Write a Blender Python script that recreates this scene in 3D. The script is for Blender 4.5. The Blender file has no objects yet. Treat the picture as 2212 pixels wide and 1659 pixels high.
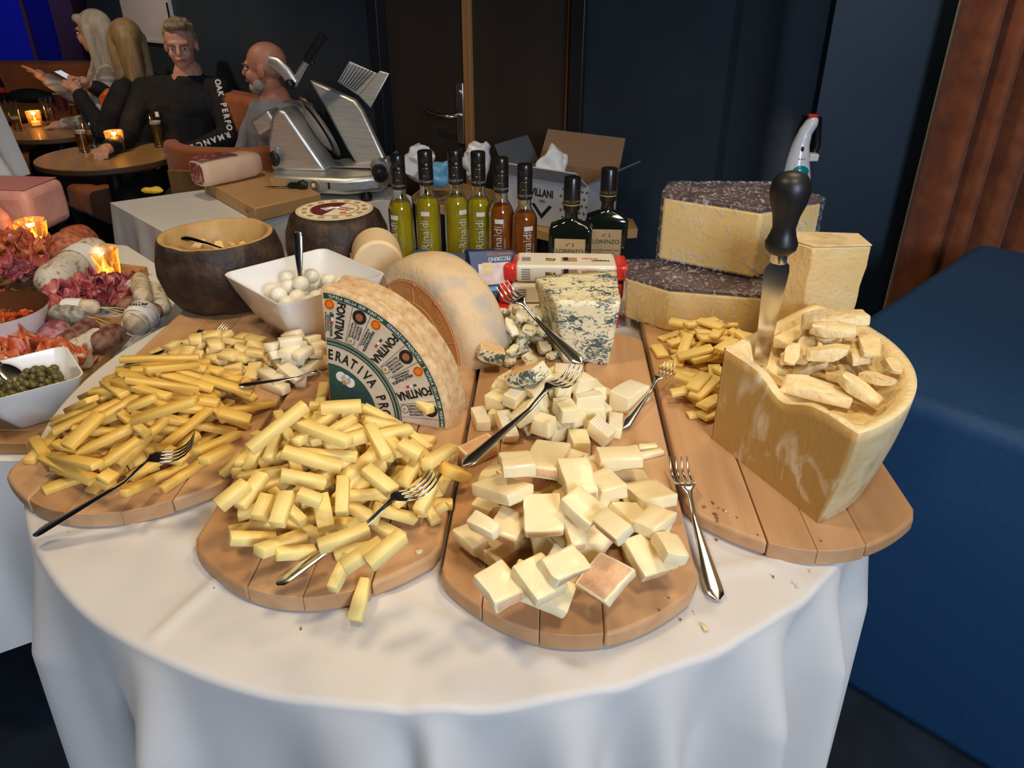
import bpy, bmesh, math, random
import numpy as np
from mathutils import Vector, Matrix, Euler, noise as mnoise
R = math.radians
sc = bpy.context.scene
col = sc.collection
rnd = random.Random(7)

# ---------------------------------------------------------------- camera
W, H, F = 2212., 1659., 1661.
PITCH = R(28.4); CZ = 1.55
_c, _s = math.cos(PITCH), math.sin(PITCH)
cd = bpy.data.cameras.new('camera'); cam = bpy.data.objects.new('camera', cd); col.objects.link(cam)
cam.location = (0, 0, CZ); cam.rotation_euler = (math.pi/2 - PITCH, 0, 0)
cd.sensor_width = 36; cd.lens = 36*F/W; cd.clip_start = .02; cd.clip_end = 60
sc.camera = cam
# ---------------------------------------------------------------- world, lights, exposure
wd = bpy.data.worlds.new('world'); sc.world = wd; wd.use_nodes = True
wd.node_tree.nodes['Background'].inputs[0].default_value = (.30, .36, .52, 1)
wd.node_tree.nodes['Background'].inputs[1].default_value = .10
sc.view_settings.view_transform = 'Standard'; sc.view_settings.look = 'None'
sc.view_settings.exposure = 0; sc.view_settings.gamma = 1; sc.view_settings.use_curve_mapping = False
def light(name, kind, loc, tgt, power, color, size=.1, cone=60, blend=.5):
    l = bpy.data.lights.new(name, kind); l.energy = power; l.color = color
    o = bpy.data.objects.new(name, l); col.objects.link(o); o.location = loc
    o.rotation_euler = (Vector(tgt)-Vector(loc)).to_track_quat('-Z', 'Y').to_euler()
    if kind == 'SPOT': l.spot_size = R(cone); l.spot_blend = blend; l.shadow_soft_size = size
    elif kind == 'AREA': l.size = size
    else: l.shadow_soft_size = size
    return o
WARM = (1, .785, .505); COOL = (.70, .82, 1)
light('ceiling_spot_key', 'SPOT', (.75, 1.75, 2.8), (.0, 1.05, .9), 50, WARM, .30, 75, .8)
light('ceiling_spot_second', 'SPOT', (-.75, .75, 2.8), (-.3, 1.3, .9), 54, WARM, .16, 85, .8)
light('ceiling_spot_third', 'SPOT', (.55, .35, 2.8), (.2, 1.1, .9), 58, WARM, .16, 85, .8)
light('ceiling_spot_slicer', 'SPOT', (-.9, 2.2, 2.75), (-.9, 2.9, .76), 42, WARM, .06, 75, .8)
light('ceiling_spot_lounge', 'SPOT', (-2.4, 3.5, 2.75), (-2.2, 4.3, .6), 75, (1, .78, .55), .06, 95, .9)
light('ceiling_spot_meat', 'SPOT', (-1.6, 1.5, 2.75), (-1.3, 1.9, .75), 40, WARM, .06, 70, .8)
light('added_curtain_spot', 'SPOT', (1.02, 2.28, 2.8), (1.75, 2.6, 1.1), 40, WARM, .04, 80, .8)  # added spot grazing the curtain to brighten it and bring out its folds
light('hall_light_behind', 'AREA', (1.3, -2.2, 2.3), (.25, 1.0, .5), 105, COOL, 1.0)
light('stage_light_blue', 'SPOT', (-4.6, 6.6, 2.7), (-4.2, 7.8, 1.4), 160, (.03, .06, 1), .1, 90, .8)

# ---------------------------------------------------------------- pixel helpers (photo frame)
def ray(px, py):
    x = (px-W/2)/F; y = -(py-H/2)/F
    return Vector((x, _c+_s*y, -_s+_c*y))
def P(px, py, z):
    d = ray(px, py); return Vector((0, 0, CZ)) + d*((z-CZ)/d.z)
def PY(px, py, Y):
    d = ray(px, py); return Vector((0, 0, CZ)) + d*(Y/d.y)

# ---------------------------------------------------------------- materials
MATS = {}
def mat(name, color, rough=.5, metal=0., color2=None, scale=20., detail=4., bump=0., bscale=None, trans=0., ior=1.45,
        sss=0., stretch=(1, 1, 1), contrast=(.35, .65), emit=None, estr=0., coat=0., sheen=0., alpha=1., kind='noise', color3=None, dist=0., spec=.5):
    if name in MATS: return MATS[name]
    m = bpy.data.materials.new(name); m.use_nodes = True; nt = m.node_tree; b = nt.nodes['Principled BSDF']
    def hexc(c): return (c[0], c[1], c[2], 1)
    b.inputs['Base Color'].default_value = hexc(color)
    b.inputs['Roughness'].default_value = rough; b.inputs['Metallic'].default_value = metal
    b.inputs['Transmission Weight'].default_value = trans; b.inputs['IOR'].default_value = ior
    b.inputs['Coat Weight'].default_value = coat; b.inputs['Sheen Weight'].default_value = sheen
    b.inputs['Alpha'].default_value = alpha; b.inputs['Specular IOR Level'].default_value = spec
    if sss:
        b.inputs['Subsurface Weight'].default_value = sss; b.inputs['Subsurface Radius'].default_value = (.01, .006, .003); b.inputs['Subsurface Scale'].default_value = 1.
    if emit:
        b.inputs['Emission Color'].default_value = hexc(emit); b.inputs['Emission Strength'].default_value = estr
    if color2 or bump:
        tc = nt.nodes.new('ShaderNodeTexCoord'); mp = nt.nodes.new('ShaderNodeMapping'); mp.inputs['Scale'].default_value = stretch
        nt.links.new(tc.outputs['Object'], mp.inputs['Vector'])
        def tex(s):
            if kind == 'voronoi':
                t = nt.nodes.new('ShaderNodeTexVoronoi'); t.inputs['Scale'].default_value = s; nt.links.new(mp.outputs[0], t.inputs['Vector']); return t.outputs['Distance']
            if kind == 'wave':
                t = nt.nodes.new('ShaderNodeTexWave'); t.inputs['Scale'].default_value = s; t.inputs['Distortion'].default_value = dist or 4; t.inputs['Detail'].default_value = detail; t.inputs['Detail Scale'].default_value = 1.5
                nt.links.new(mp.outputs[0], t.inputs['Vector']); return t.outputs['Fac']
            t = nt.nodes.new('ShaderNodeTexNoise'); t.inputs['Scale'].default_value = s; t.inputs['Detail'].default_value = detail
            t.inputs['Distortion'].default_value = dist
            nt.links.new(mp.outputs[0], t.inputs['Vector']); return t.outputs['Fac']
        if color2:
            rp = nt.nodes.new('ShaderNodeValToRGB'); e = rp.color_ramp.elements
            e[0].position = contrast[0]; e[0].color = hexc(color); e[1].position = contrast[1]; e[1].color = hexc(color2)
            if color3:
                k = e.new((contrast[0]+contrast[1])/2); k.color = hexc(color3)
            nt.links.new(tex(scale), rp.inputs[0]); nt.links.new(rp.outputs[0], b.inputs['Base Color'])
        if bump:
            bp = nt.nodes.new('ShaderNodeBump'); bp.inputs['Strength'].default_value = min(1, bump); bp.inputs['Distance'].default_value = .004*max(1, bump)
            nt.links.new(tex(bscale or scale), bp.inputs['Height']); nt.links.new(bp.outputs[0], b.inputs['Normal'])
    MATS[name] = m; return m

# ---------------------------------------------------------------- mesh builder
class MB:
    def __init__(s): s.v = []; s.f = []; s.m = []
    def add(s, vs, fs, mi=0, mx=None):
        o = len(s.v)
        s.v += [tuple(mx @ Vector(v)) if mx is not None else tuple(v) for v in vs]
        s.f += [tuple(i+o for i in f) for f in fs]; s.m += [mi]*len(fs); return s
    def box(s, lo, hi, mi=0, mx=None):
        (a, b, c), (d, e, f) = lo, hi
        return s.add([(a,b,c),(d,b,c),(d,e,c),(a,e,c),(a,b,f),(d,b,f),(d,e,f),(a,e,f)],
                     [(3,2,1,0),(4,5,6,7),(0,1,5,4),(1,2,6,5),(2,3,7,6),(3,0,4,7)], mi, mx)
    def lathe(s, prof, n=32, mi=0, mx=None, a0=0., a1=None, cap=True):
        full = a1 is None; a1 = 2*math.pi if full else a1
        k = n if full else n+1; vs = []; fs = []
        for r, z in prof:
            for i in range(k):
                a = a0+(a1-a0)*i/n; vs.append((r*math.cos(a), r*math.sin(a), z))
        for j in range(len(prof)-1):
            for i in range(n):
                i2 = (i+1) % k; fs.append((j*k+i, j*k+i2, (j+1)*k+i2, (j+1)*k+i))
        if cap and full:
            if prof[0][0] > 1e-6: fs.append(tuple(reversed(range(k))))
            if prof[-1][0] > 1e-6: fs.append(tuple((len(prof)-1)*k+i for i in range(k)))
        return s.add(vs, fs, mi, mx)
    def tube(s, pts, rad, n=10, mi=0, mx=None, flat=1., cap=True):
        pts = [Vector(p) for p in pts]; m = len(pts)
        rad = list(rad) if hasattr(rad, '__len__') else [rad]*m
        vs = []; fs = []; up = None
        for i, p in enumerate(pts):
            t = (pts[min(i+1, m-1)]-pts[max(i-1, 0)]).normalized()
            if up is None: up = t.orthogonal().normalized() if abs(t.z) > .95 else Vector((0, 0, 1))
            side = t.cross(up).normalized(); u2 = side.cross(t).normalized(); up = u2
            for k in range(n):
                a = 2*math.pi*k/n; vs.append(p + side*(math.cos(a)*rad[i]) + u2*(math.sin(a)*rad[i]*flat))
        for i in range(m-1):
            for k in range(n):
                fs.append((i*n+k, i*n+(k+1) % n, (i+1)*n+(k+1) % n, (i+1)*n+k))
        if cap: fs.append(tuple(reversed(range(n)))); fs.append(tuple((m-1)*n+k for k in range(n)))
        return s.add(vs, fs, mi, mx)
    def prism(s, poly, z0, z1, mi=0, mx=None):
        n = len(poly)
        vs = [(x, y, z0) for x, y in poly]+[(x, y, z1) for x, y in poly]
        fs = [tuple(reversed(range(n))), tuple(range(n, 2*n))]+[(i, (i+1) % n, n+(i+1) % n, n+i) for i in range(n)]
        return s.add(vs, fs, mi, mx)
    def sphere(s, c, r, n=16, mi=0, mx=None):
        r = r if hasattr(r, '__len__') else (r, r, r); m = n//2; vs = [(c[0], c[1], c[2]-r[2])]; fs = []
        for j in range(1, m):
            b = -math.pi/2+math.pi*j/m
            for i in range(n):
                a = 2*math.pi*i/n; vs.append((c[0]+r[0]*math.cos(b)*math.cos(a), c[1]+r[1]*math.cos(b)*math.sin(a), c[2]+r[2]*math.sin(b)))
        vs.append((c[0], c[1], c[2]+r[2])); L = len(vs)-1
        for i in range(n):
            fs.append((0, 1+(i+1) % n, 1+i)); fs.append((L, 1+(m-2)*n+i, 1+(m-2)*n+(i+1) % n))
            for j in range(m-2): a = 1+j*n; fs.append((a+i, a+(i+1) % n, a+n+(i+1) % n, a+n+i))
        return s.add(vs, fs, mi, mx)
    def grid(s, fn, nu, nv, mi=0, mx=None, wrap=False):
        k = nu if wrap else nu+1
        vs = [fn(i/nu, j/nv) for j in range(nv+1) for i in range(k)]
        fs = [(j*k+i, j*k+(i+1) % k, (j+1)*k+(i+1) % k, (j+1)*k+i) for j in range(nv) for i in range(nu)]
        return s.add(vs, fs, mi, mx)
    def mesh(s, name, mats, smooth=40):
        me = bpy.data.meshes.new(name); me.from_pydata(s.v, [], s.f)
        for m in (mats if isinstance(mats, (list, tuple)) else [mats]): me.materials.append(m)
        me.polygons.foreach_set('material_index', s.m)
        bm = bmesh.new(); bm.from_mesh(me); bmesh.ops.recalc_face_normals(bm, faces=bm.faces); bm.to_mesh(me); bm.free()
        if smooth:
            me.polygons.foreach_set('use_smooth', [True]*len(me.polygons)); me.set_sharp_from_angle(angle=R(smooth))
        me.update(); return me
    def build(s, name, mats, parent=None, smooth=40, bevel=0., seg=2, loc=None, rot=None, sub=0):
        o = bpy.data.objects.new(name, s.mesh(name, mats, smooth)); col.objects.link(o)
        if parent is not None: o.parent = parent
        if loc is not None: o.location = loc
        if rot is not None: o.rotation_euler = rot
        if bevel:
            md = o.modifiers.new('bevel', 'BEVEL'); md.width = bevel; md.segments = seg; md.limit_method = 'ANGLE'; md.angle_limit = R(35)
        if sub:
            md = o.modifiers.new('sub', 'SUBSURF'); md.levels = sub; md.render_levels = sub
        return o
def tag(o, label, cat, group=None, kind=None):
    if label: o['label'] = label
    if cat: o['category'] = cat
    if group: o['group'] = group
    if kind: o['kind'] = kind
    return o
def struct(o): o['kind'] = 'structure'; return o
def thing(name, label, cat, loc=(0, 0, 0), rot=(0, 0, 0), group=None):
    o = bpy.data.objects.new(name, None); col.objects.link(o); o.location = loc
    o.rotation_euler = rot if hasattr(rot, '__len__') else (0, 0, rot); o.empty_display_size = .02
    return tag(o, label, cat, group)
def copy_tree(o, parent=None):
    c = o.copy(); col.objects.link(c); c.parent = parent
    for ch in list(o.children): copy_tree(ch, c)
    return c
def TR(loc=(0, 0, 0), rot=(0, 0, 0), sc_=(1, 1, 1)):
    return Matrix.LocRotScale(Vector(loc), Euler(rot), Vector(sc_))
def frame(o, x, y, z):
    """matrix from origin and three axis vectors"""
    m = Matrix.Identity(4)
    for i, a in enumerate((x, y, z)):
        for j in range(3): m[j][i] = a[j]
    for j in range(3): m[j][3] = o[j]
    return m
def text(name, body, size, m, parent, mx, align='CENTER', ext=.0002, sx=1., bold=0., wrap=None):
    cu = bpy.data.curves.new(name, 'FONT'); cu.body = body; cu.size = size; cu.align_x = align; cu.align_y = 'CENTER'; cu.extrude = ext; cu.offset = bold
    cu.resolution_u = 3
    t = bpy.data.objects.new(name, cu); col.objects.link(t)
    dg = bpy.context.evaluated_depsgraph_get(); me = bpy.data.meshes.new_from_object(t.evaluated_get(dg)); bpy.data.objects.remove(t)
    me.materials.clear(); me.materials.append(m)
    for v in me.vertices:
        v.co.x *= sx
        if wrap: v.co = wrap(v.co)
    o = bpy.data.objects.new(name, me); col.objects.link(o)
    if parent is not None: o.parent = parent
    o.matrix_local = mx; return o
def remesh(mb, name, m, parent=None, voxel=.006, smooth=6, fac=.5, post=None):
    """one continuous surface grown over overlapping primitives"""
    o = mb.build('tmp', m, None, smooth=0)
    md = o.modifiers.new('r', 'REMESH'); md.mode = 'VOXEL'; md.voxel_size = voxel; md.use_smooth_shade = True
    if smooth: s_ = o.modifiers.new('s', 'SMOOTH'); s_.factor = fac; s_.iterations = smooth
    dg = bpy.context.evaluated_depsgraph_get(); me = bpy.data.meshes.new_from_object(o.evaluated_get(dg)); bpy.data.objects.remove(o)
    me.name = name
    if post:
        for v in me.vertices: v.co = post(v.co)
    me.materials.clear(); me.materials.append(m)
    me.polygons.foreach_set('use_smooth', [True]*len(me.polygons))
    r = bpy.data.objects.new(name, me); col.objects.link(r)
    if parent is not None: r.parent = parent
    return r
def roughen(me, amp, scale, seed=0.):
    for v in me.vertices:
        n = mnoise.noise_vector(v.co*scale+Vector((seed, seed*1.7, seed*.3))); v.co += n*amp
    me.update()
# ---------------------------------------------------------------- the room
m_wall = mat('navy wall paint', (.019, .031, .044), .55, color2=(.024, .038, .053), scale=3, bump=.05, bscale=180)
m_wall2 = mat('blue wall paint', (.014, .028, .050), .5, color2=(.018, .034, .060), scale=3, bump=.05, bscale=180)
m_black = mat('black', (.004, .004, .005), .5)
m_carpet = mat('dark blue carpet', (.003, .006, .012), .9, color2=(.010, .020, .034), scale=6, detail=6, bump=.3, bscale=300)
m_doorp = mat('dark brown door', (.036, .026, .020), .45, color2=(.044, .032, .024), scale=8, stretch=(1, 1, .1))
m_trimw = mat('oak trim', (.36, .17, .055), .45, color2=(.44, .22, .075), scale=30, stretch=(1, 1, .06))
m_frame = mat('dark door frame', (.012, .013, .016), .4)
m_steel = mat('brushed steel', (.62, .61, .58), .28, 1., color2=(.5, .49, .47), scale=60, stretch=(1, 1, 8))
m_chrome = mat('polished steel', (.75, .73, .70), .2, 1.)

mb = MB().box((-9, -4, -.05), (5, 12, 0)); struct(mb.build('floor', m_carpet, smooth=0))
mb = MB().box((-9, -4, 2.9), (5, 12, 2.95)); struct(mb.build('ceiling', m_black, smooth=0))
# wall A runs obliquely behind the lounge, the doors and the buffet
WA0 = Vector((-5.0, 7.46, 0)); WA1 = Vector((.80, 2.53, 0))
ua = (WA1-WA0).normalized(); na = Vector((ua.y, -ua.x, 0))          # na points to the room
LA = (WA1-WA0).length
WAL = frame(WA0, ua, -na, Vector((0, 0, 1)))                          # local: x along wall, y into wall, z up
def ax(px, Y=None):
    """distance along wall A at photo column px (at eye level)"""
    d = ray(px, -70); t = (WA0.x*ua.y-WA0.y*ua.x)/(d.x*ua.y-d.y*ua.x)
    return (Vector((d.x*t, d.y*t, 0))-WA0).dot(ua)
XD0, XD1, XD2 = ax(823), ax(997), ax(1228)
wa0 = ax(168)
mb = MB().box((wa0, 0, 0), (XD0-.09, .15, 2.9)).box((XD2+.09, 0, 0), (LA, .15, 2.9)).box((LA-.15, .0, 0), (LA, .6, 2.9))
mb.box((XD0-.09, .0, 2.2), (XD2+.09, .15, 2.9))
o = mb.build('wall_back', m_wall, smooth=0); o.matrix_world = WAL; struct(o)
# double door in wall A
o = MB().box((XD0-.09, -.02, 0), (XD0-.03, .15, 2.26)).box((XD2+.03, -.02, 0), (XD2+.09, .15, 2.26)).box((XD0-.09, -.02, 2.2), (XD2+.09, .15, 2.26)).build('trim_1', m_frame, bevel=.004); o.matrix_world = WAL; struct(o)
o = MB().box((XD0-.03, .03, .01), (XD1-.02, .075, 2.2)).build('door_1', m_doorp, bevel=.003); o.matrix_world = WAL; struct(o)
d1 = o
o = MB().box((XD1+.02, .03, .01), (XD2+.03, .075, 2.2)).build('door_2', m_doorp, bevel=.003); o.matrix_world = WAL; struct(o)
o = MB().box((XD1-.02, .012, .01), (XD1+.02, .075, 2.2)).build('trim_2', m_trimw, bevel=.003); o.matrix_world = WAL; struct(o)
o = MB().box((XD2-.012, .02, .01), (XD2-.004, .04, 2.2)).build('trim_3', m_trimw); o.matrix_world = WAL; struct(o)
hz = 1.0
hb = MB().box((XD1-.075, .018, hz-.12), (XD1-.03, .032, hz+.13)); hb.build('lock_plate', m_steel, d1, bevel=.004)
hh = MB().tube([(XD1-.05, .03, hz), (XD1-.05, -.03, hz), (XD1-.065, -.045, hz), (XD1-.11, -.048, hz+.004), (XD1-.18, -.045, hz+.012)], [.009, .009, .009, .009, .008], 12)
hh.build('door_handle', m_chrome, d1); MB().lathe([(.012, 0), (.012, .012)], 16, mx=TR((XD1-.05, .02, hz+.09), (R(90), 0, 0))).build('lock_cylinder', m_chrome, d1)
# blue lit opening left of wall A
m_bluew = mat('blue lit wall', (.03, .04, .25), .6)
o = MB().box((-9, 8.6, 0), (-3.0, 8.7, 2.9)).build('wall_left', m_bluew, smooth=0); struct(o)
pA = PY(165, 0, 7.4)
o = MB().box((pA.x-.14, 7.2, 0), (pA.x+.05, 7.5, 2.9)).build('trim_4', mat('orange wood frame', (.20, .07, .03), .5), bevel=.004); struct(o)
pB = PY(62, 0, 7.9)
o = MB().box((pB.x-.06, 7.9, 0), (pA.x-.1, 7.96, 2.9)).build('door_3', mat('dark violet door', (.015, .012, .08), .5), smooth=0); struct(o)
MB().box((pB.x-.09, 7.88, 0), (pB.x-.05, 7.97, 2.9)).build('door_edge', MATS['orange wood frame'], o)
for k in range(3):
    MB().box((pB.x-.03, 7.86, 1.5+.22*k), (pB.x+.05, 7.9, 1.56+.22*k)).build('hinge', m_steel, o, bevel=.004)
# right wall beyond the corner with a black gap
WB = 2.78
g0, g1 = PY(1752, 120, WB).x, PY(1786, 120, WB).x
o = MB().box((.70, WB, 0), (g0, WB+.1, 2.9)).box((g1, WB, 0), (4.5, WB+.1, 2.9)).box((g0, WB+.06, 0), (g1, WB+.1, 2.9), 1).build('wall_right', [m_wall2, m_black], smooth=0); struct(o)
o = MB().box((5, -4, 0), (5.1, 12, 2.9)).box((-9, -4.1, 0), (5.1, -4, 2.9)).build('wall_front', m_wall2, smooth=0); struct(o)

# ---------------------------------------------------------------- curtain
m_velvet = mat('rust velvet', (.32, .085, .022), .75, color2=(.20, .045, .012), scale=14, sheen=.25, bump=.1, bscale=60)
cx0 = PY(1948, 548, 2.62).x
def cur(u, v):
    x = cx0+u*1.5; ph = u*1.5*2*math.pi/.115
    return (x+.015*math.sin(ph*.31+1), 2.66-.11*abs(math.sin(ph*.5))**.75+.012*math.sin(ph*.37+2)+.05*u, 2.85*v+.02)
mb = MB().grid(cur, 320, 14)
o = mb.build('curtain', m_velvet, smooth=80); md = o.modifiers.new('t', 'SOLIDIFY'); md.thickness = .006
tag(o, 'rust orange velvet curtain hanging in folds at the right', 'curtain')

# ---------------------------------------------------------------- blue upholstered block
m_blue = mat('blue upholstery', (.006, .045, .125), .65, color2=(.008, .055, .145), scale=120, bump=.12, bscale=400, sheen=0.)
u1 = Vector((.70, -.71, 0)).normalized(); u2 = Vector((.71, .70, 0)).normalized()
BBZ = .80
o = bpy.data.objects.new('tmp', None); bpy.data.objects.remove(o)
mb = MB().box((0, 0, 0), (1.3, 1.18, BBZ))
o = mb.build('upholstered_bench', m_blue, bevel=.035, seg=5); o.matrix_world = frame(Vector((.615, 1.50, 0)), u1, u2, Vector((0, 0, 1)))
tag(o, 'blue upholstered bench block to the right of the cheese table', 'bench')

# ---------------------------------------------------------------- cheese table with its cloth
TZ = .90; TC = Vector((-.088, 1.203, 0)); TR_ = .683
m_cloth = mat('white cotton cloth', (.67, .635, .60), .75, color2=(.64, .605, .575), scale=5, bump=.04, bscale=600, sheen=.2)
m_cloth_s = mat('satin cloth', (.80, .79, .79), .38, color2=(.77, .76, .76), scale=5, bump=.03, bscale=600, sheen=.2)
SQ = 1.20; SQA = R(38)
creases = [(P(460, 1262, TZ), P(302, 1408, TZ)), (P(850, 1300, TZ), P(1340, 1490, TZ)), (P(230, 1110, TZ), P(420, 1180, TZ)), (P(1560, 1230, TZ), P(1900, 1180, TZ))]
def crease(x, y):
    h = 0
    for a, b in creases:
        d = (b-a).to_2d(); L = d.length; d /= L; q = Vector((x, y))-a.to_2d(); t = q.dot(d); n = abs(q.x*d.y-q.y*d.x)
        if -.05 < t < L+.02: h += .0042*math.exp(-(n/.008)**2)
    return h
def edge_angle(px, py): q = P(px, py, TZ)-TC; return math.atan2(q.y, q.x)
RIDGES = [(edge_angle(318, 1412), 1.0, .05), (edge_angle(180, 1330), -.5, .07), (edge_angle(100, 1200), .7, .06), (edge_angle(930, 1532), 1.3, .035), (edge_angle(880, 1532), -1.0, .035), (edge_angle(1060, 1530), -.6, .09),
          (edge_angle(560, 1485), -.5, .10), (edge_angle(740, 1520), .5, .08), (edge_angle(1250, 1505), .8, .05), (edge_angle(1340, 1485), -.8, .05), (edge_angle(1440, 1450), .7, .04), (edge_angle(1560, 1400), -.7, .05), (edge_angle(1660, 1340), 1.0, .05),
          (edge_angle(1740, 1285), -.8, .05), (edge_angle(1800, 1240), .8, .04), (edge_angle(1850, 1190), -.4, .05), (edge_angle(1880, 1140), .5, .06)]
def fold(a):
    a = (a+math.pi) % (2*math.pi)-math.pi; f = .10*math.sin(23*a+1)
    for c_, A_, s_ in RIDGES: f += A_*math.exp(-((a-c_)/s_)**2)
    return f+(.5*math.sin(9*a) if a > 0 else 0)
ER = .009
def cloth(u, v):
    a = 2*math.pi*u; ca, sa = math.cos(a), math.sin(a)
    if v < .5:
        r = (TR_-ER)*v/.5; x, y = TC.x+r*ca, TC.y+r*sa
        pull = max(0, (r-.60)/.083)**2*.006*min(0, fold(a))
        return (x, y, TZ+crease(x, y)+pull)
    b = a-SQA; drop = SQ/max(abs(math.cos(b)), abs(math.sin(b)))-TR_
    drop = min(drop, .74)-.22*math.exp(-((a-R(208))/.26)**2); t = (v-.5)/.5
    pl = .006*min(0, fold(a))
    if t < .10:
        k = t/.10*math.pi/2; rr = TR_-ER+ER*math.sin(k); return (TC.x+rr*ca, TC.y+rr*sa, TZ-ER+ER*math.cos(k)+pl)
    s = (t-.10)/.90*drop; w = min(1, s/.13)**.9
    f_ = fold(a); r = TR_+.010*w+.036*w*f_+.030*min(1, s/.5)*f_
    return (TC.x+r*ca, TC.y+r*sa, TZ-ER-s+pl)
mb = MB().grid(cloth, 560, 120, wrap=True)
tbl = thing('buffet_table', 'round buffet table under the white cloth that carries the cheese', 'table', (TC.x, TC.y, 0))
MB().lathe([(.66, TZ-.03), (.66, TZ-.004)], 64).build('table_top', mat('table wood', (.25, .13, .06), .5), tbl)
MB().lathe([(.28, 0), (.28, .02), (.05, .04), (.04, TZ-.03)], 32).build('pedestal', m_black, tbl)
o = mb.build('tablecloth', m_cloth, smooth=70); tag(o, 'white cloth draped over the round cheese table', 'tablecloth')
# ---------------------------------------------------------------- height field of the table (things rest on it)
HX0, HY0, HRES, HN = -.85, .45, .003, 480
HF = np.full((HN, HN), TZ)
def cells(x, y): return np.clip(((x-HX0)/HRES).astype(int), 0, HN-1), np.clip(((y-HY0)/HRES).astype(int), 0, HN-1)
gx, gy = np.meshgrid(HX0+(np.arange(HN)+.5)*HRES, HY0+(np.arange(HN)+.5)*HRES, indexing='ij')
def raise_poly(poly, z):
    ins = np.zeros(gx.shape, bool); n = len(poly)
    for i in range(n):
        x1, y1 = poly[i][:2]; x2, y2 = poly[(i+1) % n][:2]
        if y1 == y2: continue
        ins ^= ((gy < y1) != (gy < y2)) & (gx < (x2-x1)*(gy-y1)/(y2-y1)+x1)
    HF[ins] = np.maximum(HF[ins], z)
def raise_disc(c, r, z):
    ins = (gx-c[0])**2+(gy-c[1])**2 < r*r; HF[ins] = np.maximum(HF[ins], z)
def hull_edge(s, h):
    """upper-hull edge of (s, h) that spans s = 0: what a straight bar comes to rest on"""
    hull = []
    for p in zip(s, h):
        while len(hull) > 1 and (hull[-1][0]-hull[-2][0])*(p[1]-hull[-2][1])-(hull[-1][1]-hull[-2][1])*(p[0]-hull[-2][0]) >= 0: hull.pop()
        hull.append(p)
    for a, b in zip(hull, hull[1:]):
        if a[0] <= 0 <= b[0]: k = (b[1]-a[1])/(b[0]-a[0]); return a[1]-k*a[0], k
    return max(h), 0.
def probe(cx, cy, yaw, L, w, cap=False):
    ns = max(5, int(L/.005)); s = np.linspace(-L/2*.97, L/2*.97, ns); q = np.linspace(-w/2*.7, w/2*.7, 5)
    S, Q = np.meshgrid(s, q, indexing='ij')
    i, j = cells(cx+S*math.cos(yaw)-Q*math.sin(yaw), cy+S*math.sin(yaw)+Q*math.cos(yaw))
    return hull_edge(s, np.where(HF[i, j] > 5, BZ+.03 if cap else 9., HF[i, j]).max(1))
def settle(cx, cy, yaw, L, w, t, z, k):
    ns, nq = int(L/HRES*1.6)+2, int(w/HRES*1.6)+2
    S, Q = np.meshgrid(np.linspace(-L/2, L/2, ns), np.linspace(-w/2, w/2, nq), indexing='ij')
    i, j = cells(cx+S*math.cos(yaw)-Q*math.sin(yaw), cy+S*math.sin(yaw)+Q*math.cos(yaw))
    np.maximum.at(HF, (i, j), z+k*S+.84*t*math.sqrt(1+k*k))
def inst(name, me, cx, cy, yaw, t, z, k, label, cat, group, scale=(1, 1, 1), roll=0.):
    o = bpy.data.objects.new(name, me); col.objects.link(o)
    c = 1/math.sqrt(1+k*k)
    o.location = (cx-math.cos(yaw)*k*c*t/2, cy-math.sin(yaw)*k*c*t/2, z+t/2*c)
    o.rotation_euler = (roll, -math.atan(k), yaw); o.scale = scale
    return tag(o, label, cat, group)
def drop(name, var, cx, cy, yaw, label, cat, group, kmax=.75, roll=0.):
    me, L, w, t = var; z, k = probe(cx, cy, yaw, L, w); k = max(-kmax, min(kmax, k))
    settle(cx, cy, yaw, L, w, t, z, k)
    return inst(name, me, cx, cy, yaw, t, z, k, label, cat, group, roll=roll)
def heap(name, variants, n, cen, rad, peak, label, cat, group, ang=0., ex=2., yaw=None, yawspread=math.pi, tries=14, seed=1, zb=None, kmax=.7, lim=9.):
    rg = random.Random(seed); made = []
    for _ in range(n*3):
        if len(made) >= n: break
        best = None
        for _t in range(tries):
            var = rg.choice(variants); me, L, w, t = var
            a = rg.uniform(0, 2*math.pi); r = math.sqrt(rg.random())*.97
            u, v = r*math.cos(a)*rad[0], r*math.sin(a)*rad[1]
            x = cen[0]+u*math.cos(ang)-v*math.sin(ang); y = cen[1]+u*math.sin(ang)+v*math.cos(ang)
            yw = rg.uniform(0, math.pi) if yaw is None else yaw+rg.uniform(-yawspread, yawspread)
            z, k = probe(x, y, yw, L, w)
            if abs(k) > kmax or z > lim: continue
            tgt = (zb or BZ)+peak*(1-r**ex); over = z+t-tgt
            if best is None or over < best[0]: best = (over, var, x, y, yw, z, k)
        if best is None or best[0] > .006: continue
        _, (me, L, w, t), x, y, yw, z, k = best
        settle(x, y, yw, L, w, t, z, k)
        made.append(inst(name, me, x, y, yw, t, z, k, label, cat, group, roll=rg.uniform(-.08, .08)))
    return made
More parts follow.
